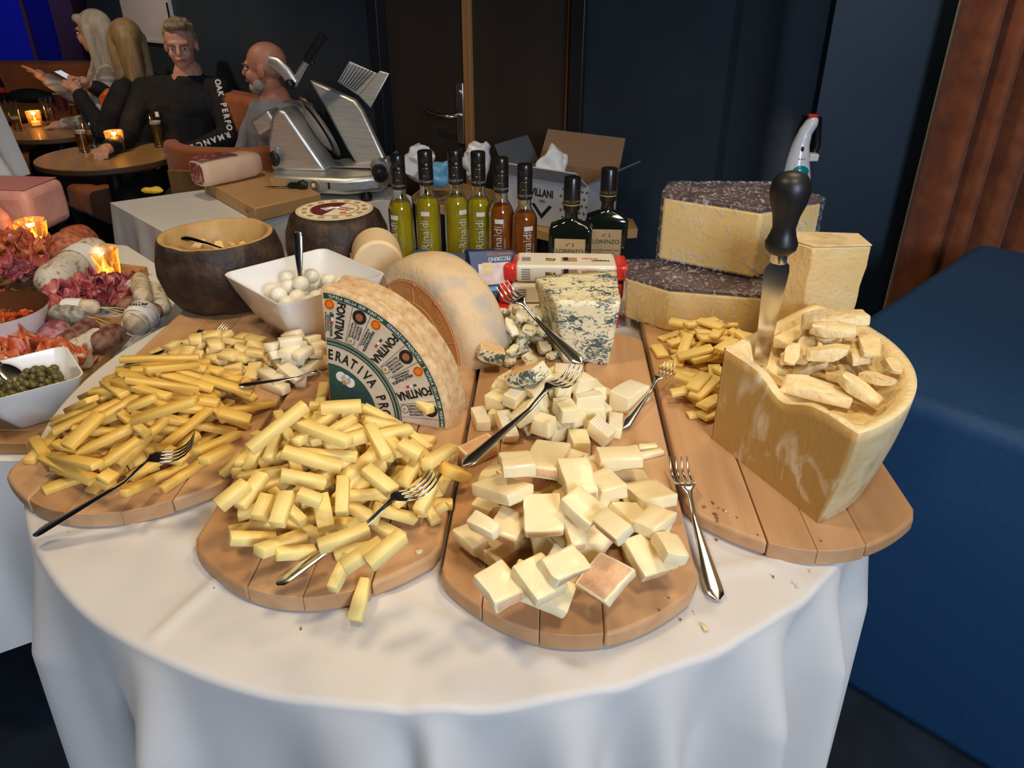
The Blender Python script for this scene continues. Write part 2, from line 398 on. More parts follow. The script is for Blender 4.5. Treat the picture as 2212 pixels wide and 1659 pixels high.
def px_drop(name, var_fn, a, b, label, cat, group, zg, wid, th, roll=0., kmax=.75):
    """lay one piece whose long axis runs between two photo points, resting on whatever lies below"""
    zc = BZ+.16
    while True:             # first height, coming down the line of sight, at which the piece finds support
        A, B = P(a[0], a[1], zc), P(b[0], b[1], zc); d = (B-A).to_2d(); L = max(.012, d.length); yaw = math.atan2(d.y, d.x); c = (A+B)/2
        z, k = probe(c.x, c.y, yaw, L, wid, True); k = max(-kmax, min(kmax, k))
        if z+th*.6 >= zc or zc < TZ: break
        zc -= .003
    za, zb_ = z-k*L/2+th*.6, z+k*L/2+th*.6; A, B = P(a[0], a[1], za), P(b[0], b[1], zb_)
    if abs(k) > .02 and (A-B).to_2d().length < L*1.5: d = (B-A).to_2d(); L = max(.012, d.length); yaw = math.atan2(d.y, d.x); c = (A+B)/2
    L3 = L*math.sqrt(1+k*k); me = var_fn(L3, wid, th)
    settle(c.x, c.y, yaw, L, wid, th, z, k)
    return inst(name, me, c.x, c.y, yaw, th, z, k, label, cat, group, roll=roll)

# ---------------------------------------------------------------- boards made of staves
m_woods = [mat('beech wood %d' % i, c1, .48, color2=c2, scale=34, detail=6, stretch=(1, .07, 1), dist=.6, contrast=(.3, .7), bump=.05, bscale=60)
           for i, (c1, c2) in enumerate([((.55, .315, .16), (.45, .245, .115)), ((.58, .345, .18), (.49, .275, .13)), ((.50, .275, .13), (.42, .225, .10)), ((.60, .36, .19), (.48, .265, .125))])]
BT = .022; BZ = TZ+.003+BT
bdir = Vector((.05, 1, 0)).normalized(); bside = Vector((bdir.y, -bdir.x, 0))
BOARDS = {}
def board(key, cx, cy, w, L, sag, cuts, label, shade=0):
    t = thing('serving_board', label, 'cutting board', (cx, cy, TZ+.003)); t.rotation_euler = (0, 0, math.atan2(bdir.y, bdir.x)-math.pi/2)
    hw = w/2; out = []
    def front(u):
        a = abs(u)/hw; return sag*a*a + (max(0, a-.955)/.045)**2*.012
    ed = [-1]+cuts+[1]
    for i, (a, b) in enumerate(zip(ed, ed[1:])):
        a, b = a*hw+(.0004 if a > -1 else 0), b*hw-(.0004 if b < 1 else 0)
        us = [a+(b-a)*k/10 for k in range(11)]
        jit = rnd.uniform(-.001, .0015)
        poly = [(u, front(u)+jit) for u in us]+[(u, L-front(u)*.5) for u in reversed(us)]
        MB().prism(poly, 0, BT+rnd.uniform(-.0003, .0003)).build('plank', m_woods[(i+shade) % 4], t, smooth=30, bevel=.0045 if i in (0, len(ed)-2) else .0009, seg=3)
    us = [-hw+w*k/24 for k in range(25)]
    pl = [(u, front(u)) for u in us]+[(u, L) for u in reversed(us)]
    mw = TR((cx, cy, 0), t.rotation_euler)
    raise_poly([mw @ Vector((x, y, 0)) for x, y in pl], BZ); BOARDS[key] = t
board(1, -.560, .800, .318, .78, .085, [-.55, -.15, .3, .65], 'serving board at the left under the heap of deep yellow sticks', 1)
board(2, -.246, .650, .308, .80, .085, [-.38, .06, .53], 'cracked serving board under the heap of pale sticks and the label wedge', 2)
board(3, .062, .592, .300, .80, .085, [-.65, -.22, .24], 'serving board under the soft cheese slabs and the blue cheese', 0)
board(4, .376, .728, .298, .76, .08, [-.4, -.02, .4], 'serving board at the right under the carved parmesan quarter', 3)

# ---------------------------------------------------------------- cheese materials
m_parm = mat('parmesan paste', (.74, .50, .20), .55, color2=(.80, .58, .27), scale=22, bump=.35, bscale=140, sss=.15)
m_parmc = mat('parmesan crumbly', (.82, .62, .30), .6, color2=(.88, .72, .42), scale=45, bump=.6, bscale=120, sss=.15)
m_parmrind = mat('parmesan rind', (.62, .44, .20), .5, color2=(.50, .36, .17), scale=14, bump=.3, bscale=80, color3=(.70, .55, .32))
m_parmface = mat('parmesan wrapped face', (.56, .345, .11), .38, color2=(.83, .72, .52), scale=11, detail=9, contrast=(.54, .68), dist=1.5, bump=.25, bscale=40, stretch=(1.5, 1.5, .8))
m_font = mat('fontina rind', (.52, .31, .14), .7, color2=(.76, .57, .35), scale=75, detail=8, bump=.4, bscale=200, color3=(.66, .45, .24), contrast=(.30, .68))
m_fontp = mat('fontina paste', (.80, .60, .28), .5, color2=(.84, .66, .34), scale=30)
m_grey = mat('toma rind', (.64, .45, .26), .75, color2=(.48, .43, .35), scale=16, detail=10, bump=.35, bscale=150, color3=(.70, .52, .31))
m_brown = mat('dark brown rind', (.022, .012, .008), .55, color2=(.070, .037, .021), scale=30, detail=8, bump=.7, bscale=70, color3=(.036, .02, .012))
m_brownin = mat('hollow cheese inside', (.42, .25, .085), .55, color2=(.52, .34, .14), scale=16, bump=.4, bscale=50)
m_pale = mat('pale cut cheese', (.80, .62, .38), .5, color2=(.76, .56, .32), scale=18, sss=.1)
m_label_or = mat('amber rind label', (.52, .22, .06), .5, color2=(.58, .27, .09), scale=20)
m_porc = mat('white porcelain', (.83, .82, .80), .18, coat=.4)
m_white = mat('white print', (.80, .78, .74), .6)
m_cream = mat('cream label paper', (.80, .70, .52), .6, color2=(.76, .65, .47), scale=60)
m_green = mat('dark green print', (.02, .07, .045), .5)
m_ink = mat('black print', (.012, .014, .013), .5)
m_red = mat('red print', (.55, .03, .02), .5)
m_orange = mat('orange print', (.75, .20, .02), .5)
m_yellow = mat('yellow print', (.85, .55, .03), .5)
m_gold = mat('gold print', (.45, .30, .10), .45)

# parmesan quarter with its top carved out
AP = Vector((.300, .985)); PR = .250; PH = .150; A0, A1 = R(-66), R(42)
def parm():
    t = thing('parmesan_quarter', 'quarter wheel of parmesan with its top carved out and refilled with shards', 'cheese', (AP.x, AP.y, BZ))
    nA, nR = 44, 26; mb = MB()
    def top(a, r):                       # height of the carved top
        f = (a-A0)/(A1-A0); e = min(f*(A1-A0)*r, (PR-r), (1-f)*(A1-A0)*r+.0)
        n = .006*mnoise.noise((r*60, a*9, 1.3))+.004*mnoise.noise((r*140, a*25, 4))
        notch = math.exp(-((f*r)/.045)**2)*math.exp(-((r-.125)/.035)**2)*.022       # bite in the cut face
        rim = PR-r
        k = min(1, max(0, (e-.012)/.025)); k = k*k*(3-2*k)
        if r < .05: k *= max(0, (r-.025)/.025)
        return PH-k*.038-notch+n*(.25+k)*(1 if e > .002 else .3)
    def rad(z): b = z/PH; return PR*(1-.10*(1-b)**2)     # belly draws in toward the foot
    idx = {}
    for i in range(nA+1):
        a = A0+(A1-A0)*i/nA
        for j in range(nR+1):
            r = .004+(PR-.004)*j/nR; idx[i, j] = len(mb.v); z = top(a, r); rr = r
            mb.v.append((rr*math.cos(a), rr*math.sin(a), z))
    for i in range(nA):
        for j in range(nR): mb.f.append((idx[i, j], idx[i, j+1], idx[i+1, j+1], idx[i+1, j])); mb.m.append(1)
    nZ = 10
    def wall(pts, mi, belly):
        base = []
        for p in pts:
            colv = []
            for k in range(nZ+1):
                f = k/nZ; z = p[2]*(1-f); q = Vector((p[0], p[1])); rr = q.length
                s = 1-.11*(f**1.6)*min(1, rr/PR)**3 if belly else 1-.11*(f**1.6)*min(1, rr/PR)**6
                colv.append(len(mb.v)); mb.v.append((p[0]*s, p[1]*s, z))
            base.append(colv)
        for c1, c2 in zip(base, base[1:]):
            for k in range(nZ): mb.f.append((c1[k], c1[k+1], c2[k+1], c2[k])); mb.m.append(mi)
        return [c[-1] for c in base]
    b1 = wall([mb.v[idx[0, j]] for j in range(nR+1)], 0, False)
    b2 = wall([mb.v[idx[i, nR]] for i in range(nA+1)], 2, True)
    b3 = wall([mb.v[idx[nA, j]] for j in range(nR, -1, -1)], 0, False)
    mb.f.append(tuple(b1+b2[1:]+b3[1:])); mb.m.append(0)
    me_o = mb.build('paste', [m_parmface, m_parmc, m_parmrind], t, smooth=50)
    bm = bmesh.new(); bm.from_mesh(me_o.data); bmesh.ops.remove_doubles(bm, verts=bm.verts, dist=.0004); bmesh.ops.recalc_face_normals(bm, faces=bm.faces); bm.to_mesh(me_o.data); bm.free()
    for i in range(nA+1):
        a = A0+(A1-A0)*i/nA
    ins = np.hypot(gx-AP.x, gy-AP.y) < PR
    an = np.arctan2(gy-AP.y, gx-AP.x); ins &= (an > A0) & (an < A1)
    for i, j in zip(*np.nonzero(ins)):
        HF[i, j] = max(HF[i, j], BZ+top(an[i, j], math.hypot(gx[i, j]-AP.x, gy[i, j]-AP.y)))
    return t
parm()

# standing parmesan wedge behind it
t = thing('parmesan_wedge', 'tall parmesan wedge standing upright behind the carved quarter', 'cheese', (.512, 1.215, BZ), (0, 0, R(-4)))
poly = [(-.062, -.005), (-.030, -.042), (.062, -.030), (.060, .03), (-.05, .035)]
n = 14; vs = []; fs = []
mb = MB()
for k in range(n+1):
    z = .235*k/n; s = .86+.16*(k/n); w_ = .0012*math.sin(k*1.7)
    for x, y in poly: vs.append((x*s+w_, y*s, z))
m5 = len(poly)
for k in range(n):
    for i in range(m5): fs.append((k*m5+i, k*m5+(i+1) % m5, (k+1)*m5+(i+1) % m5, (k+1)*m5+i))
fs += [tuple(reversed(range(m5))), tuple(n*m5+i for i in range(m5))]
o = mb.add(vs, fs).build('paste', m_parm, t, smooth=30, bevel=.002)
o2 = MB().prism([(x*1.018, y*1.018) for x, y in poly], .2355, .2385).build('rind', m_parmrind, t, bevel=.001)
raise_poly([(.512+x, 1.215+y) for x, y in poly], 9)

# ---------------------------------------------------------------- fontina wedge with the printed label
FR, FT = .205, .078
fa = Vector((-.290, 1.068, BZ+.001)); fyaw = R(-18); lean = R(4)
ex_ = Vector((math.cos(fyaw), math.sin(fyaw), 0)); back = Vector((-math.sin(fyaw), math.cos(fyaw), 0))
ez_ = (Vector((0, 0, 1))*math.cos(lean)+back*math.sin(lean)).normalized(); ey_ = ez_.cross(ex_).normalized()
t = thing('fontina_wedge', 'quarter wheel of fontina standing on its cut side with a printed paper label', 'cheese'); t.matrix_world = frame(fa, ex_, ey_, ez_)   # local x right, y back, z up
def ring(rf, a): return (rf*math.cos(a), rf*math.sin(a))
mb = MB(); n = 40; prof = [(0, 0), (.004, .0), (.0, .008)]
# cross-section radius along thickness: slightly concave side as on pressed wheels
secs = [(0., FR-.006), (.004, FR-.0015), (.010, FR), (FT*.5, FR-.007), (FT-.010, FR), (FT-.004, FR-.002), (FT, FR-.008)]
vs = []; fs = []; k = n+2
for y, r_ in secs:
    vs.append((0, y, 0))
    for i in range(n+1): a = math.pi/2*i/n; vs.append((r_*math.cos(a), y, r_*math.sin(a)))
for j in range(len(secs)-1):
    for i in range(k):
        i2 = (i+1) % k; fs.append((j*k+i, j*k+i2, (j+1)*k+i2, (j+1)*k+i))
fs += [tuple(range(k)), tuple((len(secs)-1)*k+i for i in reversed(range(k)))]
mb.add(vs, fs); mb.build('rind', m_font, t, smooth=50)
m_lab = mat('label paper', (.66, .56, .42), .65, color2=(.60, .50, .37), scale=70)
def sector(name, r0, r1, a0, a1, y, m, parent, n=28):
    vs = [(r_*math.cos(a0+(a1-a0)*i/n), y, r_*math.sin(a0+(a1-a0)*i/n)) for r_ in (r0, r1) for i in range(n+1)]
    vs += [(x, y-.0004, z) for x, _, z in vs]; q = n+1; o4 = 2*q
    fs = [(o4+i, o4+i+1, o4+q+i+1, o4+q+i) for i in range(n)]+[(i, i+1, o4+i+1, o4+i) for i in range(n)]+[(q+i, q+i+1, o4+q+i+1, o4+q+i) for i in range(n)]
    return MB().add(vs, fs).build(name, m, parent, smooth=20)
lab = sector('label', .0, FR-.010, R(1), R(89), -.0003, m_lab, t)
sector('outer_band', FR-.017, FR-.008, R(1), R(89), -.0008, m_green, lab)
for r0, r1 in ((.113, .1155), (.117, .1215), (.123, .1245)): sector('ring_line', r0, r1, R(1), R(89), -.0008, m_green, lab)
sector('centre_field', 0, .082, R(1), R(89), -.0008, mat('label centre print', (.02, .06, .08), .5, color2=(.03, .10, .05), scale=40), lab)
def LF(r_, a, rot, y=-.0010):       # frame on the label at polar (r, a), text baseline turned by rot
    x, z = r_*math.cos(a), r_*math.sin(a); u = Vector((math.cos(rot), 0, math.sin(rot))); v = Vector((-math.sin(rot), 0, math.cos(rot)))
    return frame(Vector((x, y, z)), u, v, Vector((0, -1, 0)))
def disc(name, r_, a, rr, m, parent, y=-.0010, sq=1.):
    mb = MB().lathe([(rr, 0), (rr, .0004)], 24, mx=LF(r_, a, 0, y)); return mb.build(name, m, parent)
step = R(30); base = R(80)
for k in range(4):
    a = base-k*step
    if a > R(3):
        text('lettering', 'FONTINA', .0190, m_ink, lab, LF(.1565, a, a+math.pi), sx=.74, bold=.0007, ext=.0003)
        for q, mm in ((-.003, m_green), (.003, m_white), (.009, m_red)): MB().box((q-.003, -.0018, 0), (q+.003, .0018, .0006), mx=LF(.160, a+R(4.4), a+math.pi)).build('flag', mm, lab)
    for da, nm in ((R(4.2), 0), (-R(6), 1), (-R(15.5), 2)):
        aa = a+da-R(.0)
        if nm and R(2) < aa < R(88): sector('divider', .126, FR-.018, aa-R(.12), aa+R(.12), -.0008, m_ink, lab, 2)
    ab = a-R(10.5)
    if ab > R(4):
        b_ = disc('cow_badge', .176, ab, .0115, m_ink, lab); disc('badge_mark', .176, ab, .006, mat('cow print', (.35, .12, .05), .6), lab, -.0015)
        MB().box((-.0025, -.0075, .0004), (.0025, .003, .0008), mx=LF(.1765, ab+R(.8), ab)).build('badge_mark', m_white, lab)
        text('lettering', 'COOPERATIVA\nPRODUTTORI\nLATTE E FONTINA\nVALLE D\'AOSTA', .0050, m_ink, lab, LF(.1505, ab, ab+math.pi), sx=.72, ext=.0003)
        disc('round_badge', .1325, ab+R(1), .0075, mat('grey print', (.25, .24, .22), .6), lab); disc('badge_mark', .1325, ab+R(1), .0052, m_cream, lab, -.0015); disc('badge_mark', .1325, ab+R(1), .0032, m_gold, lab, -.0019)
    ap = a-R(19.5)+(0 if k < 3 else 0)
    for aq in ([ap]+([R(86)] if k == 0 else [])):
        if aq > R(3):
            disc('protected_origin_badge', .180, aq, .0088, m_yellow, lab); disc('badge_mark', .180, aq, .0075, m_red, lab, -.0015); disc('badge_mark', .180, aq, .0055, m_orange, lab, -.0019)
            text('lettering', 'VALLE D\'AOSTA', .0062, m_ink, lab, LF(.148, aq-R(.6), aq+math.pi), sx=.9, bold=.0002, ext=.0003)
            text('lettering', 'DENOMINAZIONE\nDI ORIGINE PROTETTA', .0040, m_ink, lab, LF(.150, aq+R(2), aq+math.pi), sx=.8, ext=.0003)
for i, ch in enumerate('COOPERATIVA PRODUTTORI'):
    a = R(118)-i*R(8.0)
    if R(4) < a < R(88) and ch != ' ': text('lettering', ch, .0235, m_ink, lab, LF(.0965, a, a-math.pi/2), sx=.72, bold=.0006, ext=.0003)
for i, ch in enumerate('TUTELA DELLA DOP FONTINA  CONSORZIO PRODUTTORI E TUTELA DELLA DOP FONTINA'):
    a = R(86)-i*R(1.17)
    if ch != ' ': text('lettering', ch, .0062, m_white, lab, LF(FR-.0125, a, a-math.pi/2), ext=.0006)
fm = []
for a in (R(62), R(70), R(55)):
    disc('flower_petal', .066, a, .0085, m_white, lab, -.0014)
disc('flower_eye', .060, R(62), .004, m_gold, lab, -.0018)
raise_poly([(fa+ex_*u+back*v)[:2] for u, v in ((-.005, -.004), (FR, -.004), (FR, FT), (-.005, FT))], 9)

# standing half wheel (front) and its neighbour
def half_wheel(name, label, loc, yaw, R_, T_, m_r, m_face, lean=0., a0=0., a1=math.pi, cutmat=None, round_=.02):
    """wheel piece standing on its cut, axis along local x; local -x face carries the label"""
    t = thing(name, label, 'cheese', loc, (0, 0, yaw)); n = 44; vs = []; fs = []
    secs = [(-T_/2, R_-round_*1.1), (-T_/2+round_*.18, R_-round_*.55), (-T_/2+round_*.55, R_-round_*.16), (-T_/2+round_*1.1, R_), (0, R_+.004), (T_/2-round_*1.1, R_), (T_/2-round_*.55, R_-round_*.16), (T_/2-round_*.18, R_-round_*.55), (T_/2, R_-round_*1.1)]
    for x, r_ in secs:
        for i in range(n+1): a = a0+(a1-a0)*i/n; vs.append((x, -r_*math.cos(a), max(0, r_*math.sin(a))))
    k = n+1
    for j in range(len(secs)-1):
        for i in range(n): fs.append((j*k+i, j*k+i+1, (j+1)*k+i+1, (j+1)*k+i))
    fs += [tuple(range(k)), tuple((len(secs)-1)*k+i for i in range(k))]
    fs.append(tuple(j*k for j in range(len(secs)))+tuple(j*k+n for j in reversed(range(len(secs)))))
    MB().add(vs, fs).build('rind', m_r, t, smooth=60)
    r2 = (R_-round_*1.1)*.93; x = -T_/2-.0004
    vs = [(x, -r2*math.cos(a0+(a1-a0)*i/n), r2*math.sin(a0+(a1-a0)*i/n)) for i in range(n+1)]
    l = MB().add(vs, [tuple(range(n+1))]).build('label', m_face, t, smooth=0); md = l.modifiers.new('s', 'SOLIDIFY'); md.thickness = .0004
    return t, l, x, r2
t, l, x, r2 = half_wheel('toma_half_wheel', 'greyish half wheel standing on edge with an amber embossed label', (-.142, 1.350, BZ), R(44), .160, .105, m_grey, m_label_or, round_=.022)
m_emb = mat('embossed amber', (.60, .32, .13), .45)
for rr in (.97, .66):
    r_ = r2*rr; MB().tube([(x-.0006, -r_*math.cos(math.pi*i/30), r_*math.sin(math.pi*i/30)) for i in range(31)], .0011, 6).build('embossed_ring', m_emb, l)
for a in (R(20), R(52), R(90), R(128), R(160)):
    MB().tube([(x-.0006, -r2*.66*math.cos(a), r2*.66*math.sin(a)), (x-.0006, -r2*.97*math.cos(a), r2*.97*math.sin(a))], .0011, 6).build('embossed_ray', m_emb, l)
for a, s in ((R(36), 'FONTINA'), (R(71), 'VALLE'), (R(109), 'FONTINA')):
    text('lettering', s, .016, m_emb, l, frame(Vector((x-.0008, -r2*.8*math.cos(a), r2*.8*math.sin(a))), Vector((0, -math.sin(a), -math.cos(a))), Vector((0, -math.cos(a), math.sin(a))), Vector((-1, 0, 0))), sx=.7)
for a in (R(58), R(88)): MB().sphere((x-.001, -r2*.95*math.cos(a), r2*.95*math.sin(a)), (.002, .005, .005), 12).build('label_stud', mat('pink stud', (.55, .20, .12), .35), l)
raise_disc((-.148, 1.352), .09, 9); raise_disc((-.10, 1.28), .06, 9)
# neighbour: pale half wheel seen on its cut
t = thing('toma_cut_piece', 'pale cut half wheel showing its smooth paste behind the white bowl', 'cheese', (-.272, 1.495, TZ+.003), (0, 0, R(12)))
n = 20; Hh, ww, dd = .165, .052, .10
pr = [(-ww, 0), (ww, 0), (ww, Hh-.055)]+[(ww*math.cos(R(k*10)), Hh-.055+.055*math.sin(R(k*10))) for k in range(1, 18)]+[(-ww, Hh-.055)]
mx = Matrix.Rotation(R(90), 4, 'X')
MB().prism(pr, -dd, 0, mx=mx).build('paste', m_pale, t, bevel=.006, seg=3)
MB().box((-ww-.004, .004, .004), (-ww+.002, dd*.9, Hh-.05)).build('label', m_label_or, t, bevel=.002)
MB().sphere((-ww-.004, .012, .085), (.002, .004, .004), 10).build('label_stud', MATS['pink stud'], t)
raise_disc((-.283, 1.56), .07, 9)

# ---------------------------------------------------------------- dark hollow wheel and labelled wheel
t = thing('hollow_cheese_wheel', 'dark brown cheese wheel hollowed out into a bowl', 'cheese', (-.607, 1.535, BZ))
rr, hh_ = .128, .150
prof = [(0, 0), (.085, 0), (.100, .006), (.118, .035), (.128, .075), (.127, .105), (.118, .138), (.113, .146)]
mb = MB().lathe(prof, 56, cap=False).lathe([(.113, .146), (.107, .1475), (.101, .145), (.096, .11), (.088, .085), (0, .078)], 56, 1, cap=False)
o = mb.build('rind', [m_brown, m_brownin], t, smooth=60); bm = bmesh.new(); bm.from_mesh(o.data); bmesh.ops.remove_doubles(bm, verts=bm.verts, dist=.0003); bm.to_mesh(o.data); bm.free()
roughen(o.data, .003, 30); raise_disc((-.607, 1.535), .11, 9)
t = thing('labelled_cheese_wheel', 'dark brown whole cheese wheel with a round cream and maroon label on top', 'cheese', (-.400, 1.712, TZ+.003))
prof = [(0, 0), (.085, 0), (.100, .006), (.114, .045), (.118, .085), (.114, .125), (.100, .158), (.088, .167), (0, .168)]
o = MB().lathe(prof, 56).build('rind', m_brown, t, smooth=60); roughen(o.data, .002, 35)
lb = MB().lathe([(.086, .1682), (.086, .1692), (0, .1694)], 48, cap=False).build('label', m_cream, t)
m_maroon = mat('maroon print', (.13, .02, .02), .5)
ZL = .1700
def seg_disc(name, r0, r1, a0, a1, m, z=ZL, n=20):
    vs = [(r_*math.cos(a0+(a1-a0)*i/n), r_*math.sin(a0+(a1-a0)*i/n), z) for r_ in (r0, r1) for i in range(n+1)]; q = n+1
    o = MB().add(vs, [(i, i+1, q+i+1, q+i) for i in range(n)]).build(name, m, lb, smooth=0); md = o.modifiers.new('s', 'SOLIDIFY'); md.thickness = .0004; return o
seg_disc('maroon_field', 0, .052, R(70), R(250), m_maroon); seg_disc('print_ring', .053, .0545, 0, R(360), m_maroon, n=40); seg_disc('print_ring', .082, .083, 0, R(360), m_gold, n=40)
for k in range(14):
    a = 2*math.pi*k/14; MB().box((-.007, -.005, ZL-.0002), (.007, .005, ZL+.0003), mx=TR((.068*math.cos(a), .068*math.sin(a), 0), (0, 0, a+math.pi/2))).build('print_block', m_gold, lb)
MB().lathe([(.008, ZL), (.008, ZL+.0004)], 20, mx=TR((.025, -.03, 0))).build('protected_origin_badge', m_orange, lb)
for q in range(4): MB().tube([(-.03+q*.006, .0+q*.004, ZL+.0006), (-.015+q*.004, -.012+q*.006, ZL+.0006), (-.012+q*.007, .012, ZL+.0006)], .0016, 6).build('emblem_stroke', m_white, lb)
text('lettering', 'PECORINO', .010, m_maroon, lb, TR((.022, .008, ZL+.0003), (0, 0, R(-25)))); text('lettering', 'SARDO', .010, m_maroon, lb, TR((.022, -.006, ZL+.0003), (0, 0, R(-25))))
# ---------------------------------------------------------------- white square bowl
bc = Vector((-.391, 1.372, BZ)); byaw = R(44)
t = thing('square_bowl', 'white porcelain square bowl holding mozzarella balls', 'bowl', bc, (0, 0, byaw))
def sq(hw, z, rc, n=8):
    out = []
    for sx_, sy_, s0 in ((1, 1, 0), (-1, 1, 90), (-1, -1, 180), (1, -1, 270)):
        for k in range(n+1): a = R(s0+90*k/n); out.append((sx_*(hw-rc)+rc*math.cos(a), sy_*(hw-rc)+rc*math.sin(a), z))
    return out
lv = [sq(.050, .0, .012), sq(.054, .002, .014), sq(.082, .045, .018), sq(.102, .09, .020), sq(.111, .116, .020), sq(.1115, .1185, .020), sq(.1085, .1185, .018), sq(.099, .09, .018), sq(.078, .045, .016), sq(.050, .010, .014)]
vs = [p for l_ in lv for p in l_]; k = len(lv[0]); fs = []
for j in range(len(lv)-1):
    for i in range(k): fs.append((j*k+i, j*k+(i+1) % k, (j+1)*k+(i+1) % k, (j+1)*k+i))
fs += [tuple(reversed(range(k))), tuple((len(lv)-1)*k+i for i in range(k))]
MB().add(vs, fs).build('bowl_body', m_porc, t, smooth=45)
bq = [(bc+Vector((p[0]*math.cos(byaw)-p[1]*math.sin(byaw), p[0]*math.sin(byaw)+p[1]*math.cos(byaw), 0)))[:2] for p in sq(.085, 0, .02)]
m_mozz = mat('mozzarella', (.86, .83, .70), .3, sss=.3, coat=.2)
rg = random.Random(5); balls = []
for _ in range(400):
    z = bc.z+.064+.024*rg.random(); x, y = rg.uniform(-.07, .07), rg.uniform(-.07, .07)
    if x*x+y*y > 0.07**2: continue
    q = Vector((bc.x+x, bc.y+y, z+.020*(1-(x*x+y*y)/.006)))
    if all((q-b).length > .0265 for b in balls): balls.append(q)
    if len(balls) > 26: break
for i, q in enumerate(balls):
    o = MB().sphere((0, 0, 0), (.0165, .0155, .0145), 18).build('mozzarella_ball', m_mozz, smooth=80, loc=q, rot=(rg.uniform(-.4, .4), rg.uniform(-.4, .4), rg.uniform(0, 3)))
    tag(o, 'small white mozzarella ball in the square bowl', 'cheese', 'mozzarella balls in the square bowl')
raise_poly(bq, 9)

# ---------------------------------------------------------------- blue cheese block
m_blue_ch = bpy.data.materials.new('blue veined cheese'); m_blue_ch.use_nodes = True
nt = m_blue_ch.node_tree; b = nt.nodes['Principled BSDF']; tc = nt.nodes.new('ShaderNodeTexCoord'); mp = nt.nodes.new('ShaderNodeMapping'); mp.inputs['Scale'].default_value = (1, 1, 1.6)
n1 = nt.nodes.new('ShaderNodeTexNoise'); n1.inputs['Scale'].default_value = 85; n1.inputs['Detail'].default_value = 5; n1.inputs['Distortion'].default_value = 1.6
n2 = nt.nodes.new('ShaderNodeTexNoise'); n2.inputs['Scale'].default_value = 15; n2.inputs['Detail'].default_value = 2
mm = nt.nodes.new('ShaderNodeMath'); mm.operation = 'ADD'; m2 = nt.nodes.new('ShaderNodeMath'); m2.operation = 'MULTIPLY'; m2.inputs[1].default_value = .66
rp = nt.nodes.new('ShaderNodeValToRGB'); e = rp.color_ramp.elements; e[0].position = .84; e[0].color = (.84, .75, .48, 1); e[1].position = .97; e[1].color = (.075, .105, .105, 1)
k_ = e.new(.90); k_.color = (.36, .38, .30, 1)
nt.links.new(tc.outputs['Object'], mp.inputs[0])
for q in (n1, n2): nt.links.new(mp.outputs[0], q.inputs['Vector'])
nt.links.new(n2.outputs[0], m2.inputs[0]); nt.links.new(n1.outputs[0], mm.inputs[0]); nt.links.new(m2.outputs[0], mm.inputs[1]); nt.links.new(mm.outputs[0], rp.inputs[0]); nt.links.new(rp.outputs[0], b.inputs['Base Color'])
b.inputs['Roughness'].default_value = .4; bp = nt.nodes.new('ShaderNodeBump'); bp.inputs['Strength'].default_value = .25; bp.inputs['Distance'].default_value = .003; nt.links.new(n1.outputs[0], bp.inputs['Height']); nt.links.new(bp.outputs[0], b.inputs['Normal'])
o_ = Vector((.12, 1.30, BZ))
bot = [(.172, 1.226), (.092, 1.236), (.062, 1.335), (.185, 1.375)]; tp = [(.186, 1.222), (.076, 1.226), (.042, 1.347), (.197, 1.386)]
vs = []; fs = []; N_ = 12
def lp(a, b, t_): return (a[0]+(b[0]-a[0])*t_, a[1]+(b[1]-a[1])*t_)
mb = MB()
def patch(c00, c10, c11, c01):
    c = [Vector(q) for q in (c00, c10, c11, c01)]
    mb.grid(lambda u, v: tuple((c[0]*(1-u)+c[1]*u)*(1-v)+(c[3]*(1-u)+c[2]*u)*v), N_, N_)
B3 = [Vector((x, y, BZ))-o_ for x, y in bot]; T3 = [Vector((x, y, BZ+.122))-o_ for x, y in tp]
for i in range(4): patch(B3[i], B3[(i+1) % 4], T3[(i+1) % 4], T3[i])
patch(*T3); patch(*B3)
o = mb.build('blue_cheese_block', m_blue_ch, smooth=40, loc=o_); bm = bmesh.new(); bm.from_mesh(o.data); bmesh.ops.remove_doubles(bm, verts=bm.verts, dist=.0005); bmesh.ops.recalc_face_normals(bm, faces=bm.faces); bm.to_mesh(o.data); bm.free(); roughen(o.data, .003, 45)
for v in o.data.vertices: v.co.z = max(v.co.z, 0)
tag(o, 'large block of blue veined cheese standing on the middle board', 'cheese'); raise_poly(bot, 9)
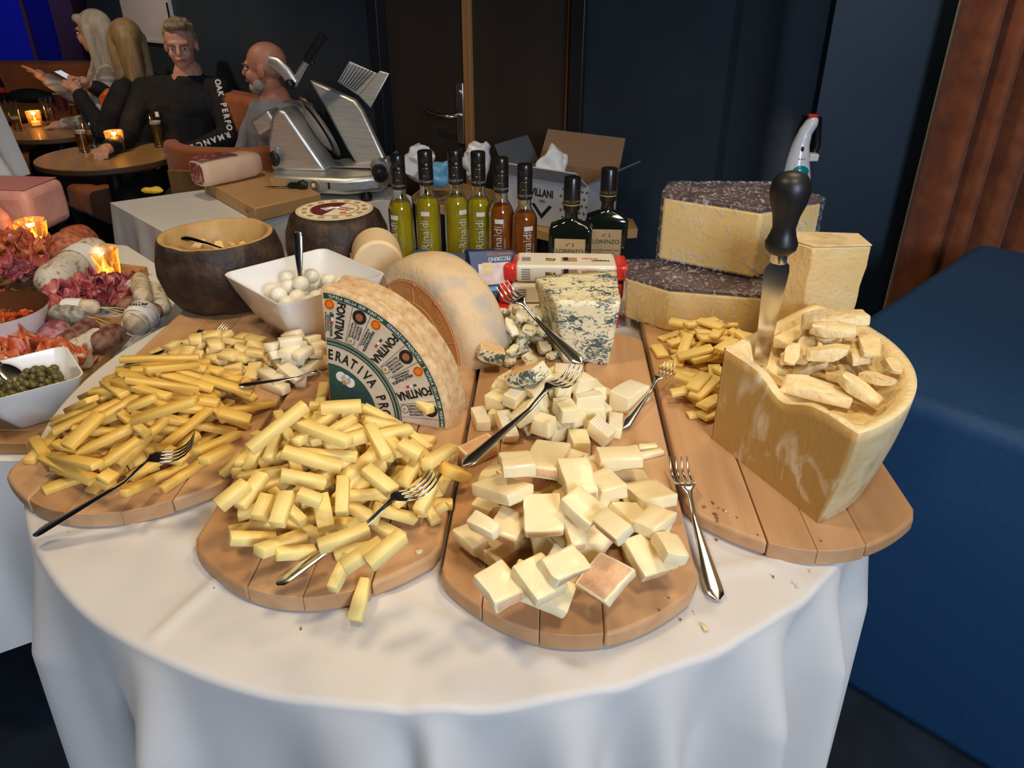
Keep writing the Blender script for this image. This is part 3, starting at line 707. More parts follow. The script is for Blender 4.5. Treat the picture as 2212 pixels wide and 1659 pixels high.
# ---------------------------------------------------------------- cut cheese pieces
def piece_mesh(name, L, w, t, mats, seed, jit=.08, bend=0., bev=.0009, nseg=3, rind=None, rough=0., taper=0., cuts=0):
    """a bar, slab or cube with uneven cuts; rind = (axis, side) face set that carries mats[1]"""
    rg = random.Random(seed); vs = []; fs = []; mi = []
    for i in range(nseg+1):
        u = i/nseg; x = (u-.5)*L; tp = 1-taper*abs(u-.5)*2*rg.uniform(.4, 1) if taper else 1
        for sy, sz in ((-1, -1), (1, -1), (1, 1), (-1, 1)):
            j = lambda s: rg.uniform(-jit, jit)*s
            vs.append((x+(j(w)*1.2 if i in (0, nseg) else 0), sy*w/2*tp+j(w)*.6, sz*t/2*tp+j(t)*.5+bend*math.sin(u*math.pi)))
    for i in range(nseg):
        for k in range(4):
            fs.append((i*4+k, i*4+(k+1) % 4, (i+1)*4+(k+1) % 4, (i+1)*4+k)); mi.append(1 if rind and k in rind else 0)
    fs += [(3, 2, 1, 0), tuple(nseg*4+k for k in range(4))]; mi += [1 if rind and 4 in rind else 0, 1 if rind and 5 in rind else 0]
    mb = MB(); mb.v = vs; mb.f = fs; mb.m = mi; me = mb.mesh(name, mats, smooth=0)
    bm = bmesh.new(); bm.from_mesh(me)
    bmesh.ops.bevel(bm, geom=[e for e in bm.edges if e.calc_face_angle(0) > .5], offset=bev, segments=2 if bev > .0015 else 1, affect='EDGES', profile=.6)
    if rough: bmesh.ops.subdivide_edges(bm, edges=bm.edges, cuts=1, use_grid_fill=True)
    bm.to_mesh(me); bm.free()
    if rough: roughen(me, rough, 90, seed)
    me.polygons.foreach_set('use_smooth', [True]*len(me.polygons)); me.set_sharp_from_angle(angle=R(50)); return me
def shard_mesh(name, L, w, t, m, seed, rough=.0012):
    rg = random.Random(seed); bm = bmesh.new()
    for sx in (-1, -.4, .3, 1):
        for sy in (-1, 1):
            for sz in (-1, 1):
                k = 1-.45*abs(sx)**2*rg.random(); bm.verts.new((sx*L/2*rg.uniform(.8, 1), sy*w/2*k*rg.uniform(.55, 1.05), sz*t/2*rg.uniform(.45, 1.05)*k))
    bmesh.ops.convex_hull(bm, input=bm.verts); bmesh.ops.delete(bm, geom=[v for v in bm.verts if not v.link_faces], context='VERTS')
    bmesh.ops.bevel(bm, geom=bm.edges[:], offset=.0012, segments=1, affect='EDGES'); bmesh.ops.triangulate(bm, faces=bm.faces)
    bmesh.ops.subdivide_edges(bm, edges=[e for e in bm.edges if e.calc_length() > .008], cuts=1)
    me = bpy.data.meshes.new(name); bm.to_mesh(me); bm.free(); me.materials.append(m); roughen(me, rough, 120, seed)
    me.polygons.foreach_set('use_smooth', [True]*len(me.polygons)); me.set_sharp_from_angle(angle=R(32)); return me
m_deep = mat('deep yellow cheese', (.80, .50, .105), .42, color2=(.84, .56, .14), scale=12, bump=.1, bscale=150, sss=.2)
m_mid = mat('yellow alpine cheese', (.82, .60, .22), .45, color2=(.86, .66, .28), scale=14, bump=.12, bscale=130, sss=.2)
m_lite = mat('pale yellow cheese', (.93, .69, .235), .42, color2=(.95, .74, .29), scale=12, bump=.1, bscale=120, sss=.2)
m_ivory = mat('ivory cheese', (.86, .76, .52), .45, color2=(.88, .79, .57), scale=14, bump=.12, bscale=120, sss=.2)
m_tal = mat('soft cheese paste', (.92, .76, .44), .32, color2=(.94, .80, .50), scale=18, bump=.25, bscale=55, sss=.25, coat=.15)
m_talr = mat('pink washed rind', (.72, .38, .20), .5, color2=(.80, .52, .31), scale=60, bump=.3, bscale=160)
m_brie = mat('brie paste', (.92, .78, .46), .35, color2=(.94, .82, .54), scale=18, bump=.2, bscale=60, sss=.25)
m_brier = mat('bloomy rind', (.86, .80, .64), .7, color2=(.78, .68, .47), scale=80, kind='wave', dist=3, stretch=(1, 1, 1), bump=.3, bscale=120)
m_gorg = m_blue_ch
m_gorgr = mat('blue cheese rind', (.72, .45, .20), .55, color2=(.78, .55, .30), scale=50)

def variants(name, n, Ls, ws, ts, m, seed, **kw):
    rg = random.Random(seed); out = []
    for i in range(n):
        L, w, t = rg.uniform(*Ls), rg.uniform(*ws), rg.uniform(*ts); out.append((piece_mesh(name, L, w, t, m, seed*31+i, **kw), L, w, t))
    return out
def shards(name, n, Ls, ws, ts, m, seed, **kw):
    rg = random.Random(seed); out = []
    for i in range(n):
        L, w, t = rg.uniform(*Ls), rg.uniform(*ws), rg.uniform(*ts); out.append((shard_mesh(name, L, w, t, m, seed*17+i, **kw), L, w, t))
    return out

# left heap: long deep yellow sticks
LB1, G1 = 'long deep yellow cheese stick in the heap on the leftmost board', 'deep yellow sticks on the leftmost board'
v1 = variants('cheese_stick', 12, (.075, .125), (.011, .019), (.007, .011), m_deep, 3, jit=.06, nseg=2)
c1 = P(318, 915, BZ+.02)
heap('cheese_stick', v1, 190, (c1.x, c1.y+.018), (.155, .180), .085, LB1, 'cheese', G1, ang=R(-8), ex=2.2, yaw=R(15), yawspread=R(75), seed=11, kmax=.55)
st = lambda m, seed: (lambda L, w, t: piece_mesh('cheese_stick', L, w, t, m, seed+int(L*9999), jit=.05, nseg=2))
for i, (a, b, w) in enumerate([((258, 775), (430, 772), .012), ((312, 800), (425, 786), .012), ((245, 822), (365, 858), .013), ((262, 803), (430, 855), .011),
        ((430, 795), (545, 867), .016), ((250, 868), (325, 960), .012), ((288, 905), (425, 865), .020), ((212, 878), (150, 980), .021), ((170, 980), (285, 920), .015),
        ((215, 1015), (300, 940), .014), ((105, 975), (215, 1015), .017), ((350, 965), (400, 1000), .022), ((425, 985), (510, 930), .013), ((440, 1000), (490, 965), .015),
        ((470, 880), (540, 915), .022), ((280, 880), (340, 855), .015), ((215, 1015), (245, 1040), .02), ((265, 1070), (325, 1035), .012)]):
    px_drop('cheese_stick', st(m_deep, i), a, b, LB1, 'cheese', G1, BZ+.05, w, .009, kmax=.35)

# small cubes behind it, yellowish on the left, ivory to the right
LB2, G2 = 'small yellow cheese chunk scattered in front of the hollow wheel', 'small chunks in front of the hollow wheel'
v2 = variants('cheese_chunk', 8, (.022, .050), (.014, .023), (.010, .016), m_mid, 5, jit=.14, nseg=2)
c2 = P(480, 768, BZ+.01); heap('cheese_chunk', v2, 95, (c2.x, c2.y), (.135, .082), .045, LB2, 'cheese', G2, ang=R(-18), seed=12, kmax=.6)
LB3, G3 = 'ivory cheese chunk beside the label wedge and the white bowl', 'ivory chunks between bowl and label wedge'
v3 = variants('cheese_chunk', 8, (.028, .060), (.017, .027), (.010, .016), m_ivory, 6, jit=.14, nseg=2)
c3 = P(635, 790, BZ+.01); heap('cheese_chunk', v3, 60, (c3.x, c3.y), (.060, .09), .065, LB3, 'cheese', G3, ang=R(-10), seed=13, kmax=.8)

# centre heap: pale yellow sticks in front of the fontina
LB4, G4 = 'pale yellow cheese stick in the big heap in front of the label wedge', 'pale sticks in front of the label wedge'
v4 = variants('cheese_stick', 12, (.055, .095), (.012, .017), (.010, .014), m_lite, 7, jit=.07, nseg=2)
c4 = P(715, 1025, BZ+.02)
heap('cheese_stick', v4, 240, (c4.x+.002, c4.y), (.160, .158), .110, LB4, 'cheese', G4, ex=1.8, seed=14, kmax=.7)
for i, (a, b, w) in enumerate([((625, 905), (755, 955), .018), ((605, 965), (735, 1015), .018), ((600, 1020), (700, 1045), .017), ((690, 1055), (705, 1150), .022),
        ((740, 1015), (740, 1120), .017), ((545, 985), (660, 855), .017), ((520, 1100), (570, 1010), .020), ((475, 1095), (535, 1035), .02), ((795, 900), (835, 1000), .017),
        ((785, 1000), (850, 1070), .020), ((690, 880), (780, 875), .021), ((490, 1160), (590, 1165), .017), ((555, 1195), (650, 1155), .020), ((590, 1195), (675, 1190), .016),
        ((690, 1180), (800, 1140), .017), ((720, 1275), (755, 1190), .014), ((745, 1225), (830, 1165), .018), ((800, 1220), (875, 1145), .018), ((600, 1140), (620, 1050), .02), ((560, 1120), (580, 1060), .02),
        ((640, 1060), (690, 1085), .016), ((860, 950), (905, 985), .02), ((920, 1010), (975, 960), .019), ((905, 1110), (935, 1040), .017), ((700, 830), (690, 880), .018), ((850, 830), (930, 885), .018)]):
    px_drop('cheese_stick', st(m_lite, 50+i), a, b, LB4, 'cheese', G4, BZ+.05, w*.88, .0125, kmax=.35)
A_, B_ = P(766, 1340, TZ+.0075), P(790, 1250, TZ+.030); L_ = (B_-A_).length; dv = (B_-A_).normalized(); sd = Vector((0, 0, 1)).cross(dv).normalized()
o = bpy.data.objects.new('cheese_stick', piece_mesh('cheese_stick', L_, .0155, .0125, m_lite, 99, jit=.04, nseg=2)); col.objects.link(o); o.matrix_world = frame((A_+B_)/2, dv, sd, dv.cross(sd))
for v in o.data.vertices:
    if v.co.x > 0: v.co.y *= .72
tag(o, 'tapered pale cheese stick fallen off the board onto the white tablecloth', 'cheese')
o = px_drop('cheese_stick', lambda L, w, t: piece_mesh('cheese_chunk', L, w, t, m_deep, 98, jit=.10, nseg=1), (955, 1035), (998, 1018), 'deep yellow cheese chunk lying alone between the two middle boards', 'cheese', None, BZ, .024, .014)
o = px_drop('cheese_stick', lambda L, w, t: piece_mesh('cheese_stick', L, w, t, m_mid, 97, jit=.10, nseg=2), (955, 1125), (965, 1060), 'yellow cheese stick lying in the gap between the two middle boards', 'cheese', None, BZ, .013, .010)

# soft slabs at the front of board three
LB5, G5 = 'soft creamy cheese slab with pink rind at the front of the middle board', 'soft creamy slabs on the middle board'
v5 = [(piece_mesh('soft_cheese_slab', L, w, t, [m_tal, m_talr], 200+i, jit=.07, bev=.0028, nseg=3, rind=rr, rough=.0012, bend=b), L, w, t) for i, (L, w, t, rr, b) in enumerate(
    [(.068, .045, .016, (0,), .002), (.062, .040, .019, (5,), 0), (.050, .043, .017, (0, 4), .002), (.073, .038, .015, (2,), 0), (.048, .040, .021, (4,), 0), (.056, .045, .017, (0,), 0), (.043, .038, .019, (), 0)])]
c5 = P(1225, 1110, BZ+.02)
heap('soft_cheese_slab', v5, 70, (c5.x, c5.y+.012), (.122, .148), .070, LB5, 'cheese', G5, ex=2., seed=15, kmax=.6)
sl = lambda seed, rr: (lambda L, w, t: piece_mesh('soft_cheese_slab', L, w, t, [m_tal, m_talr], seed, jit=.06, bev=.003, nseg=3, rind=rr, rough=.0012))
for i, (a, b, w, rr) in enumerate([((1100, 1235), (1225, 1300), .044, (0,)), ((1050, 1225), (1100, 1295), .038, (5,)), ((1280, 1290), (1340, 1205), .044, (4, 2)), ((1375, 1145), (1420, 1240), .046, (5,)),
        ((1085, 1165), (1125, 1095), .042, (4,)), ((1170, 1055), (1175, 1160), .044, (5,)), ((1225, 1100), (1250, 1185), .020, (5,)), ((1000, 1175), (1030, 1160), .044, (0,)),
        ((1190, 1290), (1130, 1200), .04, ()), ((1195, 1185), (1235, 1245), .044, (5,)), ((1165, 1025), (1195, 960), .046, (4,)), ((1235, 990), (1260, 1075), .038, (5,)), ((1290, 990), (1385, 985), .034, (0,)),
        ((1225, 1060), (1285, 1125), .036, (5,)), ((1310, 1150), (1345, 1110), .04, (4,)), ((1385, 1050), (1430, 1090), .046, (0,)), ((1390, 1115), (1440, 1135), .046, ()), ((1420, 1180), (1470, 1185), .040, ()),
        ((1050, 1040), (1130, 1075), .04, (0,)), ((1110, 985), (1125, 1020), .04, (4,)), ((1040, 1145), (1060, 1115), .038, ())]):
    px_drop('soft_cheese_slab', sl(300+i, rr), a, b, LB5, 'cheese', G5, BZ+.045, w, .016, kmax=.35)
# brie cubes behind them
LB6, G6 = 'cut piece of white bloomy cheese between the slabs and the blue cheese', 'bloomy rind pieces on the middle board'
v6 = [(piece_mesh('bloomy_cheese_piece', L, w, t, [m_brie, m_brier], 400+i, jit=.10, bev=.002, nseg=2, rind=rr, rough=.0008), L, w, t) for i, (L, w, t, rr) in enumerate(
    [(.038, .028, .022, (2,)), (.045, .024, .020, (2, 0)), (.034, .030, .024, (5,)), (.040, .026, .022, (1,)), (.030, .026, .024, ()), (.048, .022, .018, (2,))])]
c6 = P(1190, 880, BZ+.02); heap('bloomy_cheese_piece', v6, 95, (c6.x-.004, c6.y), (.120, .105), .085, LB6, 'cheese', G6, ang=R(-20), seed=16, kmax=.8)
o = px_drop('rind_piece', lambda L, w, t: piece_mesh('rind_piece', L, w, t, [m_tal, m_talr], 555, jit=.08, bev=.004, nseg=3, rind=(0, 2, 3, 4), rough=.001), (1000, 985), (1065, 955), 'lone piece with orange pink rind under the long fork', 'cheese', None, BZ+.01, .03, .022)
for a, b in (((1380, 967), (1418, 965)), ((1382, 985), (1430, 975))):
    o = px_drop('bloomy_cheese_piece', lambda L, w, t: piece_mesh('bloomy_cheese_piece', L, w, t, [m_brie, m_brier], 560, nseg=2), a, b, 'thin sliver at the right edge of the soft slabs', 'cheese', 'thin slivers beside the soft slabs', BZ+.01, .012, .008)
o = px_drop('bloomy_cheese_piece', lambda L, w, t: piece_mesh('bloomy_cheese_piece', L, w, t, [m_brie, m_brier], 561, jit=.12, bev=.002, nseg=2, rind=(2,), rough=.001), (1335, 870), (1385, 840), 'single bloomy cheese piece standing apart at the right of its heap', 'cheese', None, BZ+.01, .035, .03)
# blue cheese crumbles
LB7, G7 = 'blue veined crumble in front of the blue cheese block', 'blue cheese crumbles'
v7 = shards('blue_cheese_crumble', 8, (.024, .044), (.018, .03), (.014, .024), m_gorg, 8, rough=.002)
c7 = P(1125, 745, BZ+.01); heap('blue_cheese_crumble', v7, 70, (c7.x, c7.y+.01), (.080, .085), .085, LB7, 'cheese', G7, seed=17, kmax=.9)
for a, b in (((1115, 815), (1175, 800)), ((1030, 755), (1085, 770))):
    px_drop('blue_cheese_crumble', lambda L, w, t: piece_mesh('blue_cheese_crumble', L, w, t, [m_gorg, m_gorgr], 571, jit=.1, bev=.002, nseg=2, rind=(2, 1)), a, b, LB7, 'cheese', G7, BZ+.02, .035, .022)
# pale slices between the boards at the right
LB8, G8 = 'flat pale yellow cheese slice heaped behind the carved parmesan', 'flat slices behind the carved parmesan'
v8 = variants('cheese_slice', 9, (.042, .085), (.018, .034), (.006, .009), m_lite, 9, jit=.08, nseg=2)
c8 = P(1535, 760, BZ+.01); heap('cheese_slice', v8, 80, (c8.x+.01, c8.y-.005), (.098, .125), .055, LB8, 'cheese', G8, ang=R(25), ex=2.4, seed=18, kmax=.6, lim=1.02)
c8 = P(1495, 855, BZ+.01); heap('cheese_slice', v8, 26, (c8.x+.012, c8.y), (.040, .06), .035, LB8, 'cheese', G8, seed=19, kmax=.6, lim=1.0)
# parmesan shards in the carved bowl
LB9, G9 = 'rough parmesan shard in the carved top of the quarter wheel', 'parmesan shards in the carved quarter'
v9 = shards('parmesan_shard', 10, (.050, .092), (.026, .044), (.013, .022), m_parmc, 10)
c9 = (AP.x+.155*math.cos(R(-8)), AP.y+.155*math.sin(R(-8)))
heap('parmesan_shard', v9, 90, (c9[0]+.004, c9[1]+.012), (.105, .130), .085, LB9, 'cheese', G9, ang=R(6), ex=2., seed=20, kmax=.7, zb=BZ+PH-.040, lim=BZ+PH+.10, tries=30)

# ---------------------------------------------------------------- crumbs on the cloth
m_crumb = mat('brown crumb', (.22, .12, .05), .7); m_crumb2 = mat('cheese crumb', (.72, .60, .35), .6)
rg = random.Random(3)
crm = [shard_mesh('crumb', .07, .05, .03, m, 77+i, .003) for i, m in enumerate((m_crumb, m_crumb2, m_crumb))]
spots = [(1545+rg.gauss(0, 22), 1150+rg.gauss(0, 14)) for _ in range(16)]+[(1523, 1358), (1752, 1237), (1440, 1328), (1670, 1247), (1470, 1340), (1720, 1265), (1600, 1230), (908, 1228), (650, 1360), (148, 1154), (460, 1272), (1765, 1203), (1630, 1190), (1500, 1325), (1420, 1355)]
for i, (x, y) in enumerate(spots):
    p = P(x, y, TZ); ci, cj = cells(np.array([p.x]), np.array([p.y])); big = (x, y) in ((1523, 1358), (908, 1228))
    o = bpy.data.objects.new('crumb', crm[1 if big or i % 4 == 1 else 0]); col.objects.link(o); o.location = (p.x, p.y, float(HF[ci, cj][0])+.0012); o.rotation_euler = (0, 0, rg.uniform(0, 6)); s = .13 if big else rg.uniform(.035, .075); o.scale = (s, s, s)
    tag(o, 'tiny crumb lying on the white tablecloth in front of the boards' if i > 15 else 'tiny brown crumb beside the fork at the right board', 'crumb', 'crumbs scattered over the cloth' if i > 15 else 'crumbs beside the right fork')
# ---------------------------------------------------------------- cutlery
def fork_parts(L):
    """fork of unit pieces along +x from handle end to tine tips, concave side up"""
    k = L/.205
    def prof(x):   # height of the centre line
        u = x/L
        if u < .55: return 0.
        if u < .75: return k*.010*(u-.55)/.2
        v = (u-.75)/.25; return k*(.010-.030*v*(1-v)*1.6-.004*v)
    hs = []
    mb = MB(); n = 26
    def sec(u): # half width, half thickness
        if u < .04: w = .0095*math.sqrt(max(.05, u/.04))
        elif u < .5: w = .0095+(.0038-.0095)*((u-.04)/.46)
        elif u < .70: w = .0034
        else: w = .0034+(.0122-.0034)*min(1, (u-.70)/.075)
        t = .0016 if u < .45 else (.0019 if u < .7 else .0011)
        return w*k, t*k
    us = [i/n*.80 for i in range(n+1)]; vs = []; fs = []; m = 10
    for u in us:
        w, t = sec(u)
        for q in range(m): a = 2*math.pi*q/m; vs.append((u*L, w*math.cos(a), prof(u*L)+t*math.sin(a)+(.0015*k*(abs(math.cos(a))-.5) if u > .72 else 0)))
    for i in range(n):
        for q in range(m): fs.append((i*m+q, i*m+(q+1) % m, (i+1)*m+(q+1) % m, (i+1)*m+q))
    fs += [tuple(range(m)), tuple(n*m+q for q in reversed(range(m)))]
    mb.add(vs, fs); handle = mb.mesh('handle', m_chrome, 50); tines = []
    for q in range(4):
        y = (-.0105+.007*q)*k
        pts = [(L*u, y, prof(L*u)) for u in (.785, .83, .87, .91, .95, .98, 1.)]
        tines.append(MB().tube(pts, [.0021*k, .0018*k, .0017*k, .0016*k, .0014*k, .0011*k, .0004*k], 8, flat=.6).mesh('tine', m_chrome, 60))
    return handle, tines
FORK = fork_parts(.205)
def place_line(o, a, b, roll=0., flip=False):
    d = (b-a).normalized(); side = Vector((0, 0, 1)).cross(d).normalized(); up = d.cross(side)
    if flip: side, up = -side, -up
    q = Matrix.Rotation(roll, 3, d); side, up = q @ side, q @ up
    s = (b-a).length
    return frame(a, d, side, up), s
def fork(label, a, b, za, zb, roll=0., flip=False):
    A, B = P(a[0], a[1], za), P(b[0], b[1], zb); t = thing('fork', label, 'fork', group='serving forks')
    mx, L = place_line(None, A, B, roll, flip); k = L/.205; t.matrix_world = mx @ Matrix.Scale(k, 4)
    for nm, me in [('handle', FORK[0])]+[('tine', m) for m in FORK[1]]:
        o = bpy.data.objects.new(nm, me); col.objects.link(o); o.parent = t
fork('steel fork leaning from the cloth onto the deep yellow sticks', (73, 1156), (428, 948), TZ+.020, BZ+.10)
fork('steel fork resting across the front of the pale stick heap', (597, 1262), (942, 1030), BZ+.030, BZ+.095)
fork('steel fork lying long across the bloomy cheese pieces', (1000, 1006), (1250, 795), BZ+.040, BZ+.10)
fork('steel fork on the cloth between the middle and right boards', (1550, 1296), (1464, 993), TZ+.006, BZ+.022)
fork('steel fork propped beside the flat slices on the right board', (1345, 925), (1447, 790), BZ+.006, BZ+.035)
fork('steel fork stuck upright into the blue cheese crumbles', (1255, 785), (1085, 618), BZ+.055, BZ+.115, roll=R(-20))
fork('steel fork half buried behind the deep yellow sticks', (262, 795), (492, 703), BZ+.008, BZ+.020)
fork('steel fork handle lying between the yellow and ivory chunks', (515, 833), (740, 802), BZ+.062, BZ+.05)
def spoon(label, a3, b3, m=m_chrome, bowl=True, wid=1.):
    t = thing('spoon', label, 'spoon'); mx, L = place_line(None, Vector(a3), Vector(b3)); t.matrix_world = mx
    us = [0, .02, .06, .2, .45, .62, .72]; ws = [.004, .0075, .0095, .0085, .005, .0036, .0036]
    MB().tube([(u*L, 0, .004*math.sin(u*3)) for u in us], [w*wid for w in ws], 12, flat=.28).build('handle', m, t, smooth=60)
    if bowl: MB().sphere((.86*L, 0, 0), (.155*L, .021, .006), 18).build('spoon_bowl', m, t, smooth=80)
spoon('steel spoon standing in the mozzarella bowl', PY(643, 500, 1.385), PY(656, 690, 1.350))
m_dsteel = mat('dark steel', (.10, .10, .11), .2, 1.)
spoon('dark spoon lying in the hollow cheese wheel', PY(394, 513, 1.545), PY(520, 553, 1.49), m_dsteel, wid=1.1)
# shavings inside the hollow wheel
rg = random.Random(21)
for i in range(16):
    a = rg.uniform(0, 6.28); r = rg.uniform(.0, .07)
    o = bpy.data.objects.new('cheese_shaving', shard_mesh('cheese_shaving', rg.uniform(.03, .05), rg.uniform(.015, .03), .005, m_parm, 800+i)); col.objects.link(o)
    o.location = (-.607+r*math.cos(a), 1.535+r*math.sin(a), BZ+.092+rg.uniform(0, .022)); o.rotation_euler = (rg.uniform(-.6, .6), rg.uniform(-.6, .6), rg.uniform(0, 6)); tag(o, 'brownish cheese shaving inside the hollow wheel', 'cheese', 'shavings in the hollow wheel')

# ---------------------------------------------------------------- parmesan knife stuck in the quarter
kb = P(1645, 775, BZ+.128); kt = Vector((kb.x+.002, kb.y+.004, 0))
t = thing('parmesan_knife', 'broad cheese knife with a bulbous black handle stuck upright in the parmesan', 'knife', kb, (0, 0, R(12)))
HZ = PY(1720, 370, kb.y).z-kb.z      # top of the handle above the entry point
hl = .110; fz = HZ-hl
m_rub = mat('black rubber handle', (.010, .010, .011), .42, color2=(.014, .014, .015), scale=40)
prof = [(0, 0), (.014, .001), (.0205, .008), (.0215, .016), (.0175, .026), (.0150, .036), (.0175, .052), (.0235, .070), (.0260, .084), (.0245, .097), (.018, .106), (.008, .1095), (0, .110)]
MB().lathe([(r, z+fz) for r, z in prof], 40).build('handle', m_rub, t, smooth=80)
MB().lathe([(.0108, fz-.012), (.0112, fz-.011), (.0112, fz+.002)], 32).build('ferrule', m_chrome, t)
bl = [(-.055, .010), (0, .012), (.05, .014), (fz-.05, .0175), (fz-.028, .0195), (fz-.018, .0180), (fz-.011, .011)]
vs = []; fs = []
for z, w in bl: vs += [(-w, 0, z), (0, -.0016, z), (w, 0, z), (0, .0016, z)]
for i in range(len(bl)-1):
    for q in range(4): fs.append((i*4+q, i*4+(q+1) % 4, i*4+4+(q+1) % 4, i*4+4+q))
fs += [(0, 1, 2, 3), tuple(len(bl)*4-4+q for q in range(4))]
MB().add(vs, fs).build('blade', m_chrome, t, smooth=25)

# ---------------------------------------------------------------- oil bottles
m_glass = mat('clear glass', (.95, .97, .93), .02, trans=1., ior=1.48)
m_oil = mat('olive oil', (.80, .62, .02), .10, trans=.55, ior=1.3, emit=None)
m_oil2 = mat('chilli oil', (.60, .16, .02), .10, trans=.55, ior=1.3)
m_cap = mat('black cap', (.008, .008, .008), .3, coat=.3)
m_silver = mat('silver print', (.55, .54, .52), .5)
m_garlic = mat('garlic print', (.72, .60, .52), .5, color2=(.60, .42, .38), scale=60)
m_herb = mat('herb print', (.16, .24, .05), .5); m_chili = mat('chilli print', (.35, .04, .03), .5)
def wrapcyl(r, da=0.):
    def f(c): a = c.x/r+da; return Vector((r*math.sin(a), -r*math.cos(a), c.y))
    return f
def bottle(x, y, hgt, oil, turn, label, motif):
    t = thing('oil_bottle', label, 'bottle', (x, y, TZ+.002), (0, 0, turn), 'flavoured oil bottles in a row'); r = .0275; nb = hgt-.105     # shoulder height
    prof = [(.0, .003), (.022, .0), (r-.002, .002), (r, .006), (r, nb-.012), (r-.003, nb-.004), (.019, nb+.006), (.0145, nb+.014), (.0142, nb+.030), (.0125, nb+.030), (.0125, nb+.013), (.017, nb+.004), (r-.004, nb-.006), (r-.0026, nb-.014), (r-.0026, .008), (0, .008)]
    MB().lathe(prof, 36, cap=False).build('glass', m_glass, t, smooth=50)
    MB().lathe([(0, .0085), (r-.0030, .0085), (r-.0030, nb-.014), (r-.0045, nb-.007), (.017, nb+.002), (.0, nb+.003)], 32).build('oil', oil, t, smooth=50)
    cp = [(.0150, nb+.030), (.0165, nb+.031), (.0165, nb+.052), (.0158, nb+.053), (.0165, nb+.054), (.0165, nb+.068), (.0156, nb+.0695), (.0165, nb+.071), (.0165, nb+.078), (.0158, nb+.0795), (.0165, nb+.081), (.0165, hgt-.004), (.0150, hgt-.001), (.0, hgt)]
    c = MB().lathe(cp, 32).build('cap', m_cap, t, smooth=30)
    text('lettering', 'Rinaldi Creations', .0075, m_silver, c, Matrix.Identity(4), wrap=lambda q: wrapcyl(.0167)(q)+Vector((0, 0, nb+.040)))
    R90 = Matrix.Rotation(R(90), 3, 'Z')
    for s, sz, da, z, mm in (('CasaRinaldi', .0260, 0., nb*.47, m_white), ('il natural ingredients', .0070, .0145, nb*.48, m_silver)):
        text('lettering', s, sz, mm, t, Matrix.Identity(4), wrap=lambda q, da=da, z=z: wrapcyl(r+.0004)(Vector((-q.y+da, q.x, 0)))+Vector((0, 0, z)))
    sw = MB()
    def patch(x0, x1, z0, z1, m, nm, n=8):
        MB().grid(lambda u, v: tuple(wrapcyl(r+.0003)(Vector((x0+(x1-x0)*u, z0+(z1-z0)*v, 0)))), n, 2).build(nm, m, t, smooth=60)
    patch(-.008, .012, nb-.034, nb-.024, m_silver, 'print_badge')
    patch(-.018, .020, .012, .026, m_ink, 'print_band')
    if motif:
        for k in range(5):
            a0 = -.010+.006*k; h0 = .030+.008*math.sin(k*2.1)
            MB().grid(lambda u, v: tuple(wrapcyl(r+.0005+.0002*k)(Vector((a0+.011*(u-.5)*math.sin(math.pi*(.15+.85*v)), h0+.028*v, 0)))), 6, 6).build('print_motif', motif, t, smooth=60)
    return t
bx = [(857, 327, .292, m_oil, -.55, 'leftmost oil bottle of the row with yellow oil', None), (917, 318, .300, m_oil, -.20, 'second yellow oil bottle from the left with garlic print', m_garlic),
      (982, 316, .300, m_oil, .55, 'third yellow oil bottle from the left with green herb print', m_herb), (1032, 320, .296, m_oil, .10, 'rightmost yellow oil bottle with garlic print', m_garlic),
      (1082, 333, .292, m_oil2, -.25, 'left bottle of amber red chilli oil', m_chili), (1134, 347, .285, m_oil2, .25, 'right bottle of amber red chilli oil', None)]
for px, py, h_, oil, turn, lb_, mo in bx:
    zt = TZ+.002+h_; p = P(px, py+6, zt); bottle(p.x, p.y, h_, oil, turn, lb_, mo)
m_dglass = mat('black glass', (.006, .009, .007), .06, coat=.5, spec=.8)
m_tan = mat('tan label', (.40, .28, .145), .55, color2=(.37, .255, .13), scale=80)
